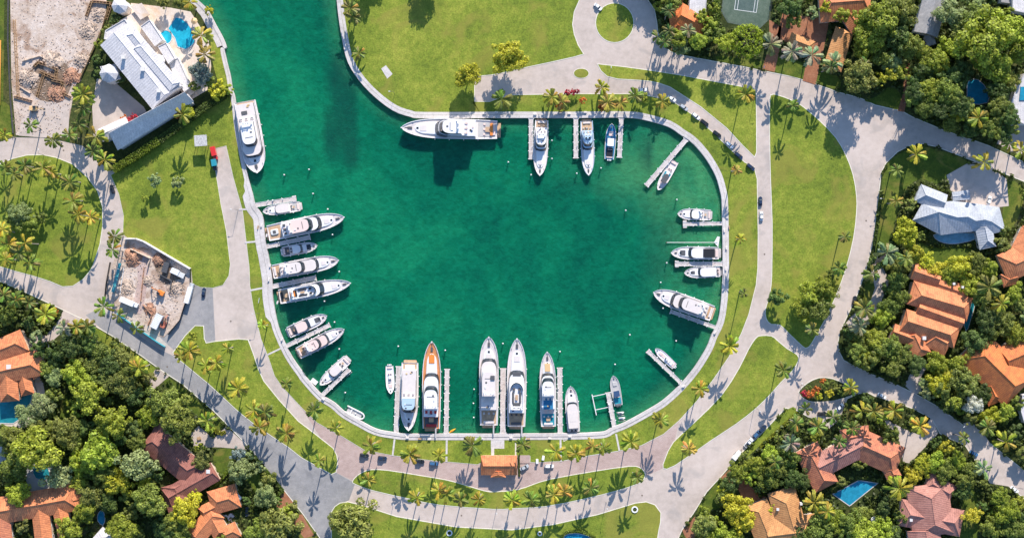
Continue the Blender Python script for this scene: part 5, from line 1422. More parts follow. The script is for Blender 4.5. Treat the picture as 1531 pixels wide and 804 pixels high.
TINT = {'y': (.34, .32, .03), 'g': (.17, .21, .035), 'o': (.40, .29, .05), 'p': (.30, .32, .19), 'd': (.10, .14, .03)}
LOOK = {'y': "yellow-green", 'g': "green", 'o': "orange-brown", 'p': "pale silvery", 'd': "dark green"}
palm_n = 0
def palm(x, y, r=12, tint='y', h=None, hero=True):
    global palm_n
    palm_n += 1
    rnd = random.Random(palm_n*13+5)
    h = h or (rnd.uniform(5.5, 7.5) if y < 165 and 740 < x < 1000 else rnd.uniform(11.0, 15.0))
    R_ = r*S*1.2
    b = P(x, y, h); b.z = .12
    t = empty("palm_tree", b, rnd.uniform(0, 6.28))
    size = "small" if r < 10.5 else ("tall" if h > 13 else "mid-height")
    pend(t, "palm", size + " " + LOOK[tint], x, y, "palm tree", "palm trees around the marina")
    tr = link("trunk", TRUNKS[palm_n % 4], t, scale=(11, 11, h))
    k_ = rnd.uniform(.8, 1.2); j = [k_*rnd.uniform(.93, 1.07) for _ in range(3)]
    mg = rnd.random()**2*.6
    c = tuple((a*(1-mg)+g_*mg)*b_ for a, g_, b_ in zip(TINT[tint], TINT['g'], j))
    if tint != 'p': t.rotation_euler = (rnd.gauss(0, .035), rnd.gauss(0, .035), rnd.uniform(0, 6.28))
    if hero:
        cr = link("crown", HEART, t, (0, 0, h), scale=(R_,)*3, color=tuple(q*.8 for q in c))
        for k, az, tilt, sc in crown_layout(palm_n+100, rnd.choice((12, 14, 16, 18))):
            f = link("frond", FRM[k], cr, color=tuple(q*rnd.uniform(.7, 1.25) for q in (c if rnd.random() > .03 or tint == 'p' else TINT['o'])))
            f.rotation_euler = (0, -tilt, az); f.scale = (sc,)*3
    else:
        link("crown", CROWNS[palm_n % 7], t, (0, 0, h), scale=(R_,)*3, color=c)
    return t
PALMS = """47 188 11 g;80 210 12 g;104 203 11 g;120 187 13 g;124 139 14 y;122 163 13 g;143 205 14 y;140 224 12 g;156 241 15 y;6 202 10 y
300 53 14 o;304 81 14 o;275 172 14 y;284 8 10 y;8 251 11 g;38 247 12 g;61 250 13 y;78 258 11 y;105 270 13 g;108 298 15 y;118 322 13 y;136 326 11 y;12 366 14 y;9 388 13 y;40 364 13 y;45 394 13 g;28 376 12 g;4 346 12 y;20 260 10 g
172 352 11 g;170 375 12 g;157 457 13 g;178 470 10 g;204 487 10 g;23 447 12 g;68 472 15 y;96 490 12 p;113 489 12 y;131 488 12 g;8 440 12 g;45 455 10 g
212 548 14 y;284 521 15 y;339 521 9 y;309 547 13 y;324 544 13 y;357 580 15 y;380 612 13 y;398 615 14 g;388 637 13 y;427 648 14 y;479 689 10 y;312 628 13 y;270 533 11 y
427 573 9 g;470 612 13 g;503 637 11 y;393 487 8 y;557 666 14 y;613 677 14 y;657 681 10 y;706 665 15 g;781 664 12 g;830 678 15 y;860 678 13 y;886 666 11 o;902 668 12 y;941 659 15 y;990 628 12 y;1050 580 12 y;1092 517 14 y
553 717 11 y;624 742 13 y;656 734 12 y;668 739 12 y;690 747 11 g;718 745 10 y;765 747 13 y;795 747 13 g;826 738 13 y;840 733 12 o;884 727 12 g;950 713 10 g
1109 357 8 y;1113 437 7 g;1100 253 8 o;1027 671 11 o;1170 549 13 g;1265 354 9 g;1255 404 11 g;1215 492 10 g;1187 156 9 g
824 146 13 y;840 152 12 o;750 151 15 g;900 133 11 y;908 152 13 o;928 155 11 o;951 144 12 g;990 152 12 y;1115 140 13 y;
1029 46 11 p;1152 66 15 p;1184 77 15 p;1213 83 15 p;1247 94 15 p;1372 230 14 y;1341 256 10 g;1432 170 13 y;1463 178 15 y;1469 240 14 y;1510 214 12 y;1524 224 12 y;1340 302 9 y
1326 378 17 p;1305 411 13 g;1290 460 15 g;1480 428 18 g;1285 488 13 p;1352 385 12 g;1500 455 13 y;1268 580 12 y;1288 614 13 y;1308 612 13 y;1338 612 13 y;1376 634 14 y;1190 632 12 g;1222 640 14 g;1182 662 13 p;1475 638 13 g;1505 660 16 y;1470 700 14 p;1345 730 17 y;1215 750 16 y;1238 765 12 y;1440 654 9 g;1245 626 11 g;1275 640 12 g;1160 690 11 g;1205 612 10 g;1255 660 10 g"""
PALMXY = []
for row in PALMS.replace("\n", ";").split(";"):
    if row.strip():
        x, y, r, tn = row.split(); x, y, r = float(x), float(y), float(r)
        PALMXY.append((x, y, r)); palm(x, y, r, tn, hero=True)

# ------------------------------------------------------------------ broadleaf trees
def crown_mesh(seed, nclump=46, per=95, flat=.75, leaf=.062, rough=.3, round_=False):
    rnd = random.Random(seed); m = MB()
    lobes = [(rnd.uniform(0, 6.28), rnd.uniform(.1, rough)) for _ in range(5)]
    cl = []
    for i in range(nclump):
        az = i*2.39996+rnd.uniform(-.3, .3); u = rnd.uniform(-.25, 1.0)
        el = math.asin(max(-1, min(1, u)))
        rr = .76 if not round_ else .88
        if not round_:
            for la, lw in lobes: rr *= 1+lw*math.cos(rnd.choice((1, 2, 3))*(az-la))*.6
            rr *= rnd.uniform(.5, 1.18)
        c = Vector((rr*math.cos(el)*math.cos(az), rr*math.cos(el)*math.sin(az), rr*flat*math.sin(el)))
        cl.append((c, rnd.uniform(.13, .33) if not round_ else rnd.uniform(.10, .14)))
    for c, cr in cl:
        tone = rnd.uniform(.8, 1.2)
        for _ in range(int(per*(cr/.23)**1.6)):
            d = Vector((rnd.gauss(0, 1), rnd.gauss(0, 1), rnd.gauss(.25, 1))).normalized()
            p = c+d*cr*rnd.uniform(.65, 1.05)
            nrm = (d+Vector((rnd.uniform(-.6, .6), rnd.uniform(-.6, .6), rnd.uniform(0, .7)))).normalized()
            t = nrm.orthogonal().normalized(); t.rotate(Matrix.Rotation(rnd.uniform(0, 6.28), 3, nrm)); bt = nrm.cross(t)
            a = leaf*rnd.uniform(.7, 1.3); b = a*.62
            m.quad(p-t*a, p-bt*b, p+t*a, p+bt*b)
    me = m.mesh("crown", LEAF)
    return me
TCROWNS = [crown_mesh(s, 44+4*(s % 3), 90, .6+.1*(s % 3), .06, .2+.05*(s % 4)) for s in range(8)]
RCROWN = crown_mesh(99, 190, 40, .8, .045, 0, True)
SMALLC = [crown_mesh(200+s, 20, 70, .7, .10, .3) for s in range(4)]
def trunk_mesh(seed):
    rnd = random.Random(seed); m = MB()
    m.cyl((0, 0, 0), (0, 0, .5), .05, .035, n=7)
    for i in range(5):
        a = i*1.26+rnd.uniform(-.3, .3); e = Vector((.45*math.cos(a), .45*math.sin(a), rnd.uniform(.75, 1.0)))
        m.cyl((0, 0, .42+.02*i), e, .028, .008, n=5)
    return m.mesh("trunk", BARK)
TTR = [trunk_mesh(s) for s in range(3)]
TT = {'b': (.215, .255, .028), 'd': (.075, .115, .026), 'm': (.14, .172, .03), 'o': (.17, .185, .042), 'y': (.33, .32, .026), 'p': (.22, .265, .105), 'r': (.32, .03, .045), 's': (.15, .19, .17), 'w': (.42, .42, .40), 'c': (.40, .13, .03), 'l': (.22, .28, .018)}
TL = {'b': "bright green", 'd': "dark green", 'm': "mid-green", 'o': "olive", 'y': "yellowish", 'p': "pale green", 'r': "red-flowering", 's': "silver-blue", 'w': "white-flowering", 'c': "orange-flowering", 'l': "clipped lime"}
tree_n = 0; TREEXY = []
def tree(x, y, r, tn='m', h=None, rnd_=False):
    global tree_n
    tree_n += 1
    q = random.Random(tree_n*7+3)
    R_ = r*S*q.uniform(1.04, 1.2)
    h = h or (R_*q.uniform(1.35, 1.7)+1.5)*(1.35 if x > 1000 and y < 215 else 1.0)
    b = P(x, y, h*.7); b.z = .12
    small = r < 9
    t = empty("garden_shrub" if small else "leafy_tree", b, q.uniform(0, 6.28))
    sz = "small" if r < 9 else ("broad" if r > 17 else "medium")
    pend(t, "shrub" if small else "tree", sz + " " + TL[tn], x, y, "shrub" if small else "tree", "garden shrubs" if small else "leafy trees around the marina")
    k_ = 1.38*q.uniform(.8, 1.22); c = tuple(a*k_*q.uniform(.94, 1.06) for a in TT[tn])
    link("trunk", TTR[tree_n % 3], t, scale=(R_, R_, h*.75))
    me = RCROWN if rnd_ else (SMALLC[tree_n % 4] if r < 13 else TCROWNS[tree_n % 8])
    link("crown", me, t, (0, 0, max(h-R_*.72, .55*R_)), scale=(R_, R_, R_*q.uniform(.85, 1.05)), color=c)
    TREEXY.append((x, y, r))
    return t
TREES = """700 112 18 y;760 83 22 y;1160 445 12 d;1213 440 20 b;1236 430 17 b;1226 463 19 m;1204 463 15 b;1243 412 11 m;1355 348 20 y;1470 62 34 b;1503 45 28 b;1490 98 25 b;1452 35 22 m;1425 72 16 b;1400 92 18 b;1418 20 18 p;1435 45 16 o
110 560 17 b;131 590 23 b;113 616 12 b;165 632 21 b;140 545 15 o;60 605 19 p;38 620 15 p;52 672 29 b;95 645 19 o;110 655 16 m;145 680 29 b;125 690 20 b;206 695 27 p;175 722 19 y;158 712 17 m;222 747 23 m;222 752 15 b;25 738 17 b;128 762 18 b;135 745 18 o;265 630 30 m;247 602 24 m;220 625 15 b;180 575 20 o;190 555 14 m;80 565 14 p;12 655 20 m;20 700 22 m;88 712 20 p;118 720 13 b;165 690 13 b;180 790 20 b;105 790 18 b;300 690 13 o
396 740 19 p;360 702 17 p;357 680 12 s;415 788 24 o;388 795 20 m;430 770 12 b;275 762 18 y;262 780 20 m;290 740 12 y;245 790 18 d;440 795 12 d;530 782 30 o;508 775 16 o;70 550 13 m;85 530 15 d;105 520 16 d;60 520 12 d;130 515 15 d;150 525 14 m;165 545 15 d;200 590 14 d;205 660 15 m;215 720 11 y
1020 70 12 p;1010 60 11 p;1045 60 12 b;1050 25 10 b;1062 35 10 b;1068 15 9 b;1060 52 11 m;1075 50 10 m;1300 62 22 b;1320 30 26 b;1345 15 22 m;1290 30 17 b;1340 55 18 d;1318 85 15 m;1290 75 14 b;1330 113 11 y;1345 108 12 b;1315 120 10 y;1360 72 16 m;1380 80 13 b;1410 75 12 b;1385 105 17 d;1395 135 17 m;1420 120 18 d;1405 150 17 b;1390 160 15 m;1440 105 15 d;1430 140 14 d;1490 140 17 d;1510 120 14 m;1500 165 15 d;1480 185 13 d;1450 195 13 d;1420 185 14 m;1520 75 20 b;1375 150 14 d;1370 120 13 d;1180 10 16 d;1185 30 12 m;1235 12 10 y;1260 22 11 b;1215 18 10 p
1365 380 13 y;1385 390 14 y;1345 395 14 m;1400 405 14 y;1420 412 14 b;1435 400 15 y;1460 392 17 m;1480 400 13 b;1450 425 15 b;1465 445 15 m;1500 480 18 m;1520 500 16 b;1475 480 18 d;1460 510 18 d;1480 500 14 m;1500 345 9 m;1500 365 12 o;1515 440 14 b;1340 420 14 m;1345 445 14 m;1330 460 15 m;1320 475 14 b;1330 520 18 m;1310 510 16 b;1290 515 15 m;1350 530 16 m;1300 535 14 b;1275 525 12 m;1370 545 14 d;1400 545 16 b;1402 575 17 y;1415 560 14 y;1440 570 20 o;1430 545 15 b;1420 600 15 d;1455 605 14 w;1470 590 13 d;1480 625 13 y;1505 615 13 b;1520 605 12 m;1310 395 11 d;1390 410 9 y
1105 705 13 b;1120 715 12 b;1130 695 14 b;1150 715 16 m;1165 700 15 m;1150 680 14 b;1180 690 15 m;1200 720 13 d;1185 715 14 d;1080 730 9 y;1082 748 12 m;1100 760 19 y;1110 780 18 y;1055 785 19 o;1075 800 18 b;1100 805 16 b;1060 810 15 m;1225 790 20 m;1250 780 18 b;1270 785 18 m;1290 770 15 m;1290 800 20 b;1320 790 17 b;1320 760 13 d;1380 695 14 y;1400 690 14 b;1415 705 15 m;1430 690 13 b;1365 710 13 y;1440 720 14 m;1415 670 10 y;1455 770 13 y;1495 745 14 b;1505 765 16 b;1515 790 16 m;1480 790 15 m;1440 735 14 d;1470 760 12 d;1178 735 7 b;1155 760 9 y;1195 800 14 d;1345 770 12 m;1335 800 15 d;1240 712 7 m
194 181 7 r;200 175 6 r;186 178 5 c;857 138 5 r;848 139 5 r;864 137 4 r;180 115 8 d;172 30 9 d;165 45 8 m;150 68 8 b;145 90 8 d;150 110 9 d;268 4 10 m;245 4 10 o;300 110 15 s;313 122 9 m;325 138 12 y;340 135 9 b;280 165 11 y;265 168 10 c;300 95 9 s;312 15 8 y;290 130 8 o;232 270 10 p;264 274 9 p;216 296 6 b;30 318 15 p;20 330 12 m;45 335 12 m;60 325 10 m;1212 590 6 c;1220 583 6 c;1225 592 6 y;1210 580 5 m;1235 575 6 m;1240 588 6 y;1250 580 6 o;1230 570 5 c;1245 573 5 m;1258 586 6 m;1202 588 5 r;82 466 5 c;25 446 5 c;288 503 8 b;960 150 8 b;870 150 6 c;837 158 6 c;900 160 6 c"""
for row in TREES.replace("\n", ";").split(";"):
    if row.strip():
        x, y, r, tn = row.split(); tree(float(x), float(y), float(r), tn)
tree(1118, 61, 23.5, 'l', 16, True)
tree(1283, 113, 24, 'o', 20)
# trees north of the view whose shade falls into it
for x, y, r, tn, hh in [(640,-42,17,'m',13),(545,-38,17,'d',12),(560,-60,14,'m',12),(985,-45,26,'d',15),(1012,-62,22,'m',15),(960,-70,20,'m',15)]: tree(x, y, r, tn, hh)
palm(524, 12, 13, 'g', 8.5); palm(529, 27, 11, 'g', 7.5); palm(537, 80, 11, 'g', 5)
for x, y, hh in [(985,55,15),(1000,20,15.5),(1003,45,16),(995,62,15),(1290,95,16),(1240,100,15)]: palm(x, y, 10, 'd', hh)
for x, y, r, hh in [(1082,66,13,15),(1040,62,13,16),(1015,58,12,16),(1405,166,15,17),(1440,160,15,17),(1382,160,14,17),(1500,200,13,16),(1478,192,13,17),(1362,150,12,16),(1420,150,14,17),(1510,190,12,17),(1462,172,11,14),(1385,138,18,18),(1415,138,18,19),(1434,160,15,19),(1492,162,15,19),(1506,176,15,19),(1368,140,15,18),(1300,540,12,14),(1335,552,13,14),(1280,525,12,14),(1408,585,12,14),(1425,600,11,14)]: tree(x, y, r, random.Random(int(x*y)).choice('dmmb'), hh)

# scattered fill of the wooded gardens
OPEN = [p for p in LAWNS if p]
def on_drive(x, y):
    return any(inside(x, y, p) for p in DRIVES)
DRIVES = []
for o in bpy.data.objects:
    if o.name.split('.')[0] in ("driveway",) or (o.name.startswith("lawn") and o.type == 'MESH' and len(o.data.polygons) == 1):
        if len(o.data.polygons) == 1:
            DRIVES.append([(v.co.x/S+CX, CY-v.co.y/S) for v in o.data.vertices])
rf = random.Random(11); added = 0
for _ in range(9000):
    if added > 100: break
    x, y = rf.uniform(-10, 1541), rf.uniform(-10, 814)
    if not any(inside(x, y, Y) for Y in (SWY, NEY, EY, SEY)): continue
    r = rf.uniform(7, 14)
    if any(not any(inside(x+dx*r*.7, y+dy*r*.7, Y) for Y in (SWY, NEY, EY, SEY)) for dx, dy in ((1, 0), (-1, 0), (0, 1), (0, -1))): continue
    if any(inside(x+dx, y+dy, e) for e in EXCL for dx, dy in ((0, 0), (r*.8, 0), (-r*.8, 0), (0, r*.8), (0, -r*.8))): continue
    if on_drive(x, y): continue
    if any((x-a)**2+(y-b)**2 < (.62*(r+c))**2 for a, b, c in TREEXY): continue
    if any((x-a)**2+(y-b)**2 < (.8*r+6)**2 for a, b, c in PALMXY): continue
    tree(x, y, r, rf.choice("bmmdddop")); added += 1

# ground cover in the shade
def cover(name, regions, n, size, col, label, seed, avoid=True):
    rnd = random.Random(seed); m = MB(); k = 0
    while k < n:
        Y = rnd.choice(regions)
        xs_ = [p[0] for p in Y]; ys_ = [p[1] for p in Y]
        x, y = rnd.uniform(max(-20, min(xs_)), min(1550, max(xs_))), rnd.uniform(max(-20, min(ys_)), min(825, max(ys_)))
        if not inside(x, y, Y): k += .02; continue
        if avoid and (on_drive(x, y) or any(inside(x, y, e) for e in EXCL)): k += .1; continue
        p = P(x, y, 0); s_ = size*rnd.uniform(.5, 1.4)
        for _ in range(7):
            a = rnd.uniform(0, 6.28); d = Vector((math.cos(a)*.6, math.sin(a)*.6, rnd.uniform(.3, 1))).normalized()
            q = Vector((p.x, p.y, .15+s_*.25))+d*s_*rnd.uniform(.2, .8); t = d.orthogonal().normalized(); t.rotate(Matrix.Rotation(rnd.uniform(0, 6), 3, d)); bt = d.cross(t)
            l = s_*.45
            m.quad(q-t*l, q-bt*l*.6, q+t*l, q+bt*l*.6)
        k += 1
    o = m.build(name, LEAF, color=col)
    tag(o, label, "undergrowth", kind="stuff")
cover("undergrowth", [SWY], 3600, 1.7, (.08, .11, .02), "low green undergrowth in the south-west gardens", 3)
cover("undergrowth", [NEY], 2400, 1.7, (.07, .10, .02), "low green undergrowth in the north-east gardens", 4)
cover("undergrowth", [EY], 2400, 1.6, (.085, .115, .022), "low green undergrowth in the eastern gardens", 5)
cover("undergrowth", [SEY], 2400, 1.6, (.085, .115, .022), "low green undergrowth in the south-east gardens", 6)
# hedges
def hedge(pts, w, h, label, col=(.10, .15, .018)):
    x0, y0 = pts[0]; c = P(x0, y0, 0); c.z = .1
    rnd = random.Random(int(x0)); m = MB(); tw = MB()
    for a, b in zip(pts[:-1], pts[1:]):
        A_ = P(*a, 0)-P(x0, y0, 0); B_ = P(*b, 0)-P(x0, y0, 0); L = (B_-A_).length; W = w*S
        nx = Vector((-(B_-A_).y, (B_-A_).x, 0)).normalized()
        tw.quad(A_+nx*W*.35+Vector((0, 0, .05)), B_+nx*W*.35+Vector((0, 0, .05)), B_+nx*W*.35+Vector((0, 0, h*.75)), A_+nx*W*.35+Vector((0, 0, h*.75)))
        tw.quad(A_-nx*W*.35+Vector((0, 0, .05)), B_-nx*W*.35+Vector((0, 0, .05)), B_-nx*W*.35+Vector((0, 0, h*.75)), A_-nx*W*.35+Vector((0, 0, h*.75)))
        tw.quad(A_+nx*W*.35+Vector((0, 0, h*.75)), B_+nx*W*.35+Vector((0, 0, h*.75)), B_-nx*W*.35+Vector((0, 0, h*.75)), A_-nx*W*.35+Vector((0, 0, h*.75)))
        for _ in range(int(L*W*22)):
            q = A_+(B_-A_)*rnd.random()+nx*W*.5*rnd.uniform(-1, 1); q.z = h*rnd.uniform(.55, 1.05) if rnd.random() < .75 else h*rnd.random()
            d = Vector((rnd.gauss(0, .6), rnd.gauss(0, .6), 1)).normalized(); t = d.orthogonal().normalized(); t.rotate(Matrix.Rotation(rnd.uniform(0, 6), 3, d)); bt = d.cross(t); l = rnd.uniform(.2, .42)
            m.quad(q-t*l, q-bt*l*.7, q+t*l, q+bt*l*.7)
    t = empty("hedge", c, 0, label, "hedge")
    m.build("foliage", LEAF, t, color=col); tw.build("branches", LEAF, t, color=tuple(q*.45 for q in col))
hedge([(172,255),(206,234),(240,211)], 12, 4.0, "bright clipped hedge along the mansion's front wing", (.15, .20, .016))  # sunlit end of the hedge, the sun put into its lighter leaf colour
hedge([(240,211),(268,191),(310,160),(345,140)], 11, 3.6, "darker hedge running on to the channel wall", (.08, .12, .02))  # same hedge out of the sun, the shade put into its darker colour
hedge([(376,676),(400,704),(424,733)], 5, 1.6, "narrow hedge along the grey road at lower left")
hedge([(424,733),(408,748)], 5, 1.6, "short hedge return by the terracotta drive")
hedge([(352,692),(318,728),(312,738)], 6, 1.6, "bright hedge between dark red house and orange cottage", (.14, .20, .016))
hedge([(1192,616),(1165,640),(1135,668)], 5, 1.5, "yellow-green hedge beside the lower right road", (.22, .24, .02))
hedge([(252,568),(262,582),(275,588)], 6, 1.5, "low hedge at the narrow drive")
hedge([(314,636),(330,648),(338,645)], 6, 1.4, "yellow hedge by the dark red house forecourt", (.22, .22, .02))
hedge([(840,800),(848,794),(866,792),(890,802)], 4, 1.5, "curved hedge around the bottom edge pool", (.13, .18, .02))
hedge([(1070,0),(1072,25),(1068,45)], 9, 2.5, "tall hedge left of the tennis court", (.10, .16, .015))
hedge([(1316,290),(1312,330),(1306,366)], 5, 1.4, "long low hedge beside the main right road", (.07, .11, .02))
hedge([(212,556),(222,566),(220,598)], 7, 2.0, "hedge beside the narrow drive off the grey road", (.09, .13, .018))
hedge([(1350,706),(1375,700),(1400,672),(1412,650)], 8, 2.0, "yellow-green hedge right of the pale drive", (.20, .20, .02))
resolve()
# ------------------------------------------------------------------ building sites
CONT = plain("container_white", (.72, .74, .76), .5, var=.1, vs=.4)
sheet("site_ground", [(178,360),(205,359),(232,373),(285,402),(285,430),(268,480),(245,504),(232,500),(205,490),(170,462),(160,440),(168,400)], .16, DIRT, "bare sandy ground of the walled building site", "ground")
def fence(pts, h, label, mat, postm=None, wd=.12):
    c = P(*pts[0], 0); t = empty("site_fence", c, 0, label, "fence")
    for a, b in zip(pts[:-1], pts[1:]):
        A_ = P(*a, 0)-c; B_ = P(*b, 0)-c; L = (B_-A_).length; rz = math.atan2((B_-A_).y, (B_-A_).x)
        n = max(1, int(L/4))
        for i in range(n):
            q = A_+(B_-A_)*((i+.5)/n)
            m = MB(); m.box(0, 0, h/2+.05, L/n-.12, wd, h); m.build("panel", mat, t, loc=(q.x, q.y, 0), rz=rz)
            q = A_+(B_-A_)*(i/n)
            m = MB(); m.cyl((0, 0, 0), (0, 0, h+.15), .07, n=6); m.build("post", postm or DGREY, t, loc=(q.x, q.y, 0))
    return t
fence([(188,357),(205,357),(216,361),(250,381),(286,402)], 2.6, "white perimeter wall on the upper side of the building site", STUCCO, WHITE, .6)
fence([(286,402),(286,428),(270,478),(252,500)], 2.2, "black mesh fence on the right of the building site", BLACK)
fence([(166,392),(160,425),(158,445)], 2.2, "black mesh fence on the left of the building site", BLACK)
fence([(176,468),(206,490),(238,512),(248,518)], 2.6, "teal hoarding on the road side of the building site", TEALC)
fence([(14,-20),(13,60),(17,150),(21,200)], 1.8, "dark fence left of the demolition lot", DGREY)
fence([(163,10),(150,55),(120,120)], 1.6, "timber fence right of the demolition lot", TIMBER)
def excavator(x, y, ang, label, mat):
    t = empty("excavator", P(x, y, .16), R(ang), label, "excavator", "machines on the building sites")
    for sg in (1, -1):
        m = MB(); m.rbox(0, sg*1.1, 0, 3.6, .6, .8, .35, ch=.1); m.build("track", DGREY, t)
    m = MB(); m.rbox(-.4, 0, .85, 3.2, 2.4, 1.1, .4, ch=.15); m.build("body", mat, t)
    m = MB(); m.rbox(.6, .65, 1.9, 1.4, 1.0, 1.1, .15, ch=.1); m.build("cab", GLASS, t)
    m = MB(); m.rbox(-1.5, 0, 1.9, 1.0, 2.2, .4, .2, ch=.1); m.build("counterweight", mat, t)
    m = MB(); m.cyl((1.0, -.3, 1.4), (3.6, -.3, 4.0), .3, .24, n=4); bm = m.build("boom", mat, t)
    m = MB(); m.cyl((3.5, -.3, 4.0), (5.0, -.3, 1.6), .22, .18, n=4); m.build("stick", mat, bm)
    m = MB(); m.prism([(4.7, -.8), (5.6, -.8), (5.6, .2), (4.7, .2)], .8, 1.6, top=[(4.8, -.8), (5.3, -.8), (5.3, .2), (4.8, .2)], bottom=True); m.build("bucket", DGREY, bm)
excavator(241,437,A(-1,-.55),"orange excavator in the middle of the building site", ORANGE)
excavator(246,484,A(.4,-1),"rusty red excavator at the bottom of the building site", plain("rust_red", (.42, .13, .08), .7, var=.2, vs=1))
excavator(52,163,A(1,0),"tan excavator on the demolition lot", TAN)
def container(x, y, ang, sx, sy, sz, mat, label, name="site_container"):
    t = empty(name, P(x, y, .16), R(ang), label, "container", "containers and skips on the building site")
    m = MB(); m.box(0, 0, sz/2, sx, sy, sz); m.build("body", mat, t)
    n = int(sx/.8)
    for i in range(n):
        m = MB(); m.box(-sx/2+sx*(i+.5)/n, 0, sz+.04, sx/n*.5, sy*.98, .06); m.build("roof_rib", mat, t)
    m = MB(); m.box(sx/2+.03, 0, sz/2, .06, sy*.9, sz*.9); m.build("door", DGREY, t)
container(236,480,A(.5,-1),7.5,3.6,2.6,CONT,"white container at the bottom of the building site")
container(263,406,A(1,.45),4.2,2.6,2.2,CONT,"white container near the right wall of the building site, upper")
container(272,411,A(1,.45),3.4,2.4,1.8,HYP,"grey container near the right wall of the building site, lower")
container(249,400,A(.3,-1),5.0,2.8,2.4,DGREY,"dark container against the upper wall of the building site")
t = empty("scaffold", P(176, 415, .16), R(A(.25,-1)), "teal scaffold strip along the left of the building site", "scaffold")
for i in range(5):
    m = MB(); m.box(-6+3*i, 0, 2.0, 2.8, 1.6, .12); m.build("platform", TEALP, t)
    for sg in (1, -1): m = MB(); m.cyl((-7.4+3*i, sg*.75, 0), (-7.4+3*i, sg*.75, 2.8), .06, n=5); m.build("upright", CHROME, t)
def heap(x, y, r, h, mat, label, seed, name="rubble_heap", n=90, sc=.5):
    rnd = random.Random(seed); t = empty(name, P(x, y, .15), 0, label, "rubble"); R_ = r*S
    m = MB(); rs = []
    for k in range(4):
        u = k/4; rs.append([(R_*(1-u)*(1+.25*math.sin(3*a+seed))*math.cos(a), R_*(1-u)*(1+.25*math.sin(3*a+seed))*math.sin(a), h*(1-(1-u)**2)*(1+.2*rnd.uniform(-1, 1))) for a in [i*math.pi/8 for i in range(16)]])
    m.rings(rs); m.build("mound", mat, t)
    m = MB()
    for _ in range(n):
        a = rnd.uniform(0, 6.28); q = math.sqrt(rnd.random())*1.15; z = h*max(0, 1-q*q)
        m.box(R_*q*math.cos(a), R_*q*math.sin(a), z+.1, rnd.uniform(.3, 1.3)*sc*2, rnd.uniform(.2, .7)*sc*2, rnd.uniform(.2, .5), rnd.uniform(0, 3), taper=.8)
    tag(m.build("debris", mat, t), kind="stuff")
RUST = plain("brick_rubble", (.40, .22, .14), .9, var=.35, vs=.6)
heap(198,385,13,1.6,RUST,"reddish rubble heap at the top of the building site",1); heap(238,388,9,1.2,RUST,"reddish rubble heap by the upper wall of the building site",2)
heap(190,430,11,.8,STONE,"pale rubble patch beside the teal scaffold",3); heap(224,462,8,.8,RUST,"brown rubble heap in the lower building site",4); heap(262,430,12,.7,STONE,"pale rubble on the right of the building site",5); heap(222,420,7,.6,STONE,"small pale rubble heap left of the orange excavator",6)
heap(42,118,14,1.5,STONE,"grey rubble heap on the demolition lot",7,n=130); heap(78,92,15,1.3,STONE,"dark broken masonry across the demolition lot",8,n=120); heap(108,115,12,1.2,RUST,"brown rubble heap at the lower right of the demolition lot",9,n=110)
heap(132,45,12,.7,STONE,"scattered rubble near the demolition lot's right fence",10,n=120); heap(148,22,10,.7,STONE,"rubble inside the timber formwork",11,n=90); heap(85,140,12,1.0,RUST,"rubble below the timber frames of the demolition lot",12,n=110); heap(122,90,11,.9,STONE,"rubble right of the timber frames",13,n=100)
def formwork(pts, label, h=1.0):
    c = P(*pts[0], 0); t = empty("timber_formwork", c+Vector((0, 0, .15)), 0, label, "formwork")
    for a, b in zip(pts[:-1], pts[1:]):
        A_ = P(*a, 0)-c; B_ = P(*b, 0)-c; L = (B_-A_).length; rz = math.atan2((B_-A_).y, (B_-A_).x); q = (A_+B_)/2; nx = Vector((-(B_-A_).y, (B_-A_).x, 0)).normalized()*.5
        for k in (1, -1):
            m = MB(); m.box(0, 0, h/2, L+.3, .12, h); m.build("board", TIMBER, t, loc=(q.x+nx.x*k, q.y+nx.y*k, 0), rz=rz)
        for i in range(max(2, int(L/1.5))):
            p = A_+(B_-A_)*((i+.5)/max(2, int(L/1.5))); m = MB(); m.box(0, 0, h+.05, .15, 1.3, .1); m.build("tie", TIMBER, t, loc=(p.x, p.y, 0), rz=rz)
formwork([(130,25),(138,3),(168,6),(160,30)], "timber formwork at the top right of the demolition lot", 1.3)
formwork([(52,100),(58,94),(86,104),(84,118)], "timber formwork frame in the middle of the demolition lot", 1.2)
formwork([(60,108),(80,117)], "short timber formwork below the middle frame", 1.0); formwork([(78,120),(95,124),(92,134)], "timber formwork at the lower right of the middle frame", 1.0)
formwork([(67,110),(56,145)], "long slanting timber formwork below the frames", .9); formwork([(22,30),(25,90),(28,145)], "long timber formwork line on the left of the demolition lot", .7); formwork([(90,138),(106,146)], "timber formwork beside the entrance slab", .8); formwork([(22,145),(48,152)], "timber formwork above the tan excavator", .8)
def broken_wall(pts, h, label, mat=STUCCO):
    c = P(*pts[0], 0); t = empty("broken_wall", c+Vector((0, 0, .15)), 0, label, "wall", "broken walls on the building lots"); rr = random.Random(int(pts[0][0]*7))
    for a, b in zip(pts[:-1], pts[1:]):
        A_ = P(*a, 0)-c; B_ = P(*b, 0)-c; n = max(2, int((B_-A_).length/1.6)); rz = math.atan2((B_-A_).y, (B_-A_).x)
        for i in range(n):
            q = A_+(B_-A_)*((i+.5)/n); hh_ = h*rr.uniform(.5, 1.2)
            m = MB(); m.box(0, 0, hh_/2, (B_-A_).length/n-.02, .35+.01*(i % 2), hh_); m.build("wall_section", mat, t, loc=(q.x, q.y, 0), rz=rz)
broken_wall([(196,372),(226,386),(222,398)], 2.0, "broken wall near the top rubble of the building site", STUCCO2)
broken_wall([(216,400),(211,450)], 1.4, "long broken wall down the middle of the building site", RUST)
broken_wall([(240,410),(258,420),(255,436)], 2.2, "dark broken wall right of the building site's middle", DGREY)
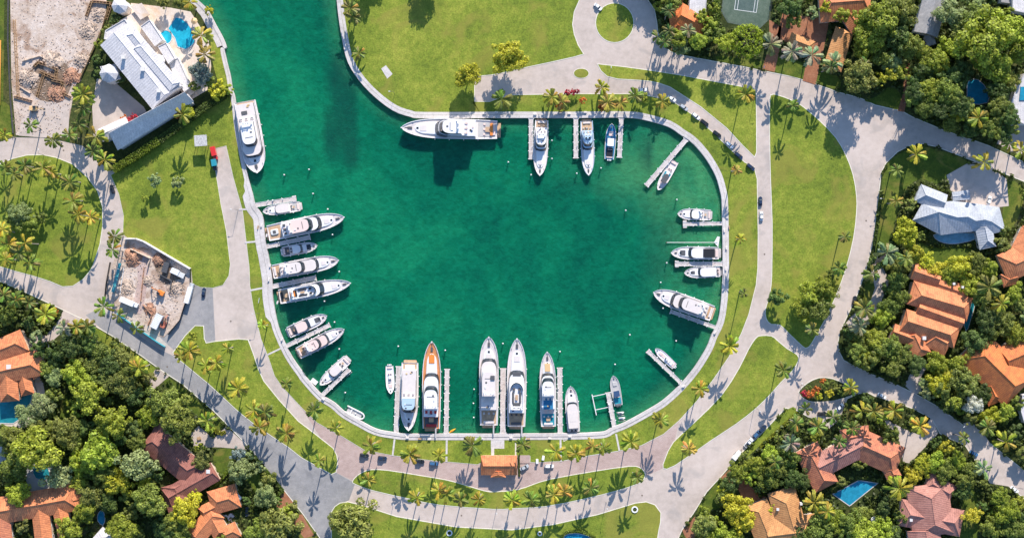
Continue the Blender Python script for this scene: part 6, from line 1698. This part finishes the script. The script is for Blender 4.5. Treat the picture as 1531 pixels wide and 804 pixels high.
broken_wall([(214,455),(228,470),(222,486)], 1.6, "broken wall in the lower building site", RUST)
broken_wall([(186,400),(180,440)], 1.0, "low pale wall beside the teal scaffold")
broken_wall([(34,92),(60,84),(92,100)], 1.2, "broken masonry wall above the demolition lot frames", STUCCO2)
broken_wall([(30,130),(46,140)], 1.0, "low broken wall left of the slanting formwork", STUCCO2)
broken_wall([(100,128),(118,104)], 1.0, "broken wall at the lower right of the demolition lot", RUST)
sheet("dirt_patch", [(60,88),(95,92),(108,120),(95,148),(60,150),(40,120)], .158, DIRT2, "dark brown earth in the middle of the demolition lot", "ground", 3)
sheet("dirt_patch", [(232,392),(262,400),(270,420),(245,425),(236,410)], .165, DIRT2, "dark brown earth by the upper wall of the building site", "ground", 3)
sheet("dirt_patch", [(205,380),(222,384),(218,440),(210,470),(200,455),(206,420)], .165, BRICKP, "pale pink haul track down the building site", "ground", 3)
# loose stones across the lots
rs_ = random.Random(5); m = MB()
for _ in range(1100):
    x, y = rs_.uniform(18, 160), rs_.uniform(0, 200)
    if x > 160-y*.35: continue
    if y < 60 and x < 105 and rs_.random() < .6: continue
    p = P(x, y, 0); m.box(p.x, p.y, .2, rs_.uniform(.2, .9), rs_.uniform(.2, .6), rs_.uniform(.15, .5), rs_.uniform(0, 3), taper=.7)
for _ in range(350):
    x, y = rs_.uniform(168, 282), rs_.uniform(375, 495); p = P(x, y, 0)
    if inside(x, y, [(178,365),(205,363),(232,378),(280,405),(280,430),(262,480),(245,500),(205,488),(172,460),(165,440)]): m.box(p.x, p.y, .25, rs_.uniform(.2, .8), rs_.uniform(.2, .6), rs_.uniform(.15, .5), rs_.uniform(0, 3), taper=.7)
tag(m.build("rubble", STONE), "loose stones and broken blocks over both building lots", "rubble", kind="stuff")
# awning at top left edge
t = empty("awning", P(0, 110, .15), 0, "orange awning strip at the left edge beside the demolition lot", "awning")
m = MB(); m.prism([(-3, -16), (1.0, -16), (1.6, 16), (-3, 16)], 2.4, 2.5, bottom=True); m.build("canopy", plain("awning_orange", (.72, .33, .05), .7), t)
for y in (-14, -5, 5, 14): m = MB(); m.cyl((.8, y, 0), (.8, y, 2.4), .06, n=5); m.build("post", DGREY, t)
# ------------------------------------------------------------------ small street things
def ring_planter(x, y, r, label):
    t = empty("tree_ring", P(x, y, .14), 0, label, "planter"); m = MB(); n = 20; R_ = r*S
    rs = [[(R_*k*math.cos(2*math.pi*i/n), R_*k*math.sin(2*math.pi*i/n), z) for i in range(n)] for k, z in ((1, 0), (1, .4), (.62, .4), (.62, .05))]
    m.rings(rs, cap1=False); m.build("rim", WHITE, t)
    m = MB(); m.prism([(R_*.6*math.cos(2*math.pi*i/n), R_*.6*math.sin(2*math.pi*i/n)) for i in range(n)], 0, .1); m.build("soil", YARD, t)
ring_planter(949,761,5,"white concrete ring planter on the bottom lawn, right"); ring_planter(672,796,4.5,"white concrete ring planter on the bottom lawn, left"); ring_planter(807,797,3.5,"white concrete ring planter on the bottom lawn, middle")
sheet("utility_pad", [(570,103),(577,98),(587,111),(579,118)], .165, WALK, "small concrete pad on the north lawn", "pad")
def lamp(x, y, label, ang=0, h=7.0):
    b = P(x, y, 0); b.z = .12
    t = empty("street_lamp", b, R(ang), label, "street lamp", "street lamps")
    m = MB(); m.cyl((0, 0, 0), (0, 0, h), .11, .07, n=8); m.build("pole", DGREY, t)
    m = MB(); m.cyl((0, 0, h), (1.6, 0, h+.25), .05, n=6); m.build("arm", DGREY, t)
    m = MB(); m.rbox(1.9, 0, h+.18, .9, .35, .16, .1, ch=.05); hd = m.build("lamp_head", HYP, t)
    m = MB(); m.box(1.9, 0, h+.15, .6, .22, .04); m.build("lens", LAMP, hd)
for x, y, lb, a in [(1128,608,"street lamp beside the lower right road",-45),(906,750,"street lamp below the crescent lawn",-90),(743,757,"street lamp at the middle of the crescent lawn",-90),(1316,298,"street lamp by the grey-roofed house verge",180),(1128,146,"street lamp at the north road corner",0),(66,232,"street lamp above the round palm lawn",90),(356,314,"street lamp on the left drive",180),(590,744,"street lamp at the crescent lawn's left part",-90),(1198,575,"street lamp by the flower island",135),(912,110,"street lamp on the north wedge lawn",90),(1138,98,"street lamp at the terracotta drive",-90),(1436,630,"street lamp at the shaded road's end",-120),(590,140,"dark lamp post on the north lawn",180),(388,468,"street lamp on the left grass strip",180)]:
    lamp(x, y, lb, a)
def bench(x, y, ang, label):
    b = P(x, y, 0); b.z = .24
    t = empty("park_bench", b, R(ang), label, "bench", "benches on the quay")
    m = MB(); m.box(0, 0, .45, 1.8, .5, .08); m.build("seat", TIMBER, t)
    m = MB(); m.box(0, .25, .75, 1.8, .07, .4); m.build("backrest", TIMBER, t)
    for x_ in (-.7, .7): m = MB(); m.box(x_, 0, .21, .1, .45, .42); m.build("leg", DGREY, t)
for x, y, a, lb in [(1090,340,90,"bench on the right quay near the topmost pier"),(628,655,180,"bench behind the orange-trimmed yacht"),(790,655,180,"bench behind the open-flybridge yacht"),(838,168,0,"bench on the north quay between two piers"),(386,340,-100,"bench on the left quay above the big yachts")]: bench(x, y, a, lb)
t = empty("sign_board", P(388, 449, .14), R(80), "pale notice board on the left grass strip", "sign")
m = MB(); m.box(0, 0, 1.5, 2.6, .12, 1.2); m.build("board", WHITE, t)
for x in (-1, 1): m = MB(); m.cyl((x, 0, 0), (x, 0, 2.1), .06, n=6); m.build("post", DGREY, t)
# canopy by the red van
t = empty("shade_canopy", P(304, 212, .14), R(4), "speckled grey shade canopy left of the red van", "canopy")
m = MB(); m.box(0, 0, 5.2, 6.2, 5.4, .25); m.build("roof", plain("gravel_roof", (.45, .44, .43), .9, var=.4, vs=2.0), t)
for x in (-2.6, 2.6):
    for y in (-2.2, 2.2): m = MB(); m.cyl((x, y, 0), (x, y, 5.1), .12, n=6); m.build("post", DGREY, t)
# blue tarp structure near the lower-left cottage gate
t = empty("picnic_table", P(298, 655, .15), R(20), "wooden picnic table on the dark red house forecourt", "table")
m = MB(); m.box(0, 0, .75, 1.8, .8, .06); m.build("tabletop", TIMBER, t)
for y in (-.75, .75): m = MB(); m.box(0, y, .45, 1.8, .3, .05); m.build("seat", TIMBER, t)
for x in (-.7, .7): m = MB(); m.box(x, 0, .38, .1, 1.5, .7); m.build("leg", TIMBER, t)
def umbrella(x, y, mat, label):
    t = empty("parasol", P(x, y, .2), 0, label, "parasol", "garden parasols"); n = 8
    m = MB(); m.cyl((0, 0, 0), (0, 0, 2.7), .05, n=6); m.build("pole", CHROME, t)
    m = MB(); r = [(1.7*math.cos(2*math.pi*i/n), 1.7*math.sin(2*math.pi*i/n), 2.2) for i in range(n)]
    for i in range(n): m.quad(r[i], r[(i+1) % n], (0, 0, 2.8))
    m.build("canopy", mat, t)
umbrella(292,33,TAN,"tan parasol right of the fan-shaped pool"); umbrella(240,60,WHITE,"white parasol left of the round spa"); umbrella(1133,727,BLUEC,"blue parasol on the brick drive"); umbrella(1305,775,WHITE,"white parasol in the shaded south-east garden")
def lounger(x, y, a, label):
    t = empty("sun_lounger", P(x, y, .2), R(a), label, "lounger", "sun loungers by the pools")
    m = MB(); m.box(0, 0, .3, 1.9, .65, .1); m.build("frame", WHITE, t)
    m = MB(); m.rbox(-.2, 0, .35, 1.3, .6, .1, .1); m.build("mattress", TAN, t)
    m = MB(); m.prism([(.45, -.3), (1.05, -.3), (1.05, .3), (.45, .3)], .36, .75, top=[(.75, -.3), (1.05, -.3), (1.05, .3), (.75, .3)]); m.build("backrest", TAN, t)
for i, (x, y) in enumerate([(296,42),(299,48),(301,72)]): lounger(x, y, 200+i*15, ["upper", "middle", "lower"][i]+" sun lounger right of the fan-shaped pool")

for x, y, lb in [(1232,205,"on the wide north-east junction"),(1108,620,"on the lower right road"),(960,740,"on the bottom road near its right end"),(690,770,"on the bottom road near the middle"),(250,548,"on the grey asphalt road"),(345,480,"on the left drive"),(95,225,"on the curved upper left road"),(1143,380,"on the right ring road"),(1295,330,"on the main right road")]:
    t = empty("manhole_cover", P(x, y, .04), 0, "round iron manhole cover " + lb, "manhole")
    m = MB(); m.cyl((0, 0, -.01), (0, 0, .02), .42, n=16); m.build("frame", DGREY, t)
    m = MB(); m.cyl((0, 0, .02), (0, 0, .035), .34, n=16); m.build("lid", PILE, t)
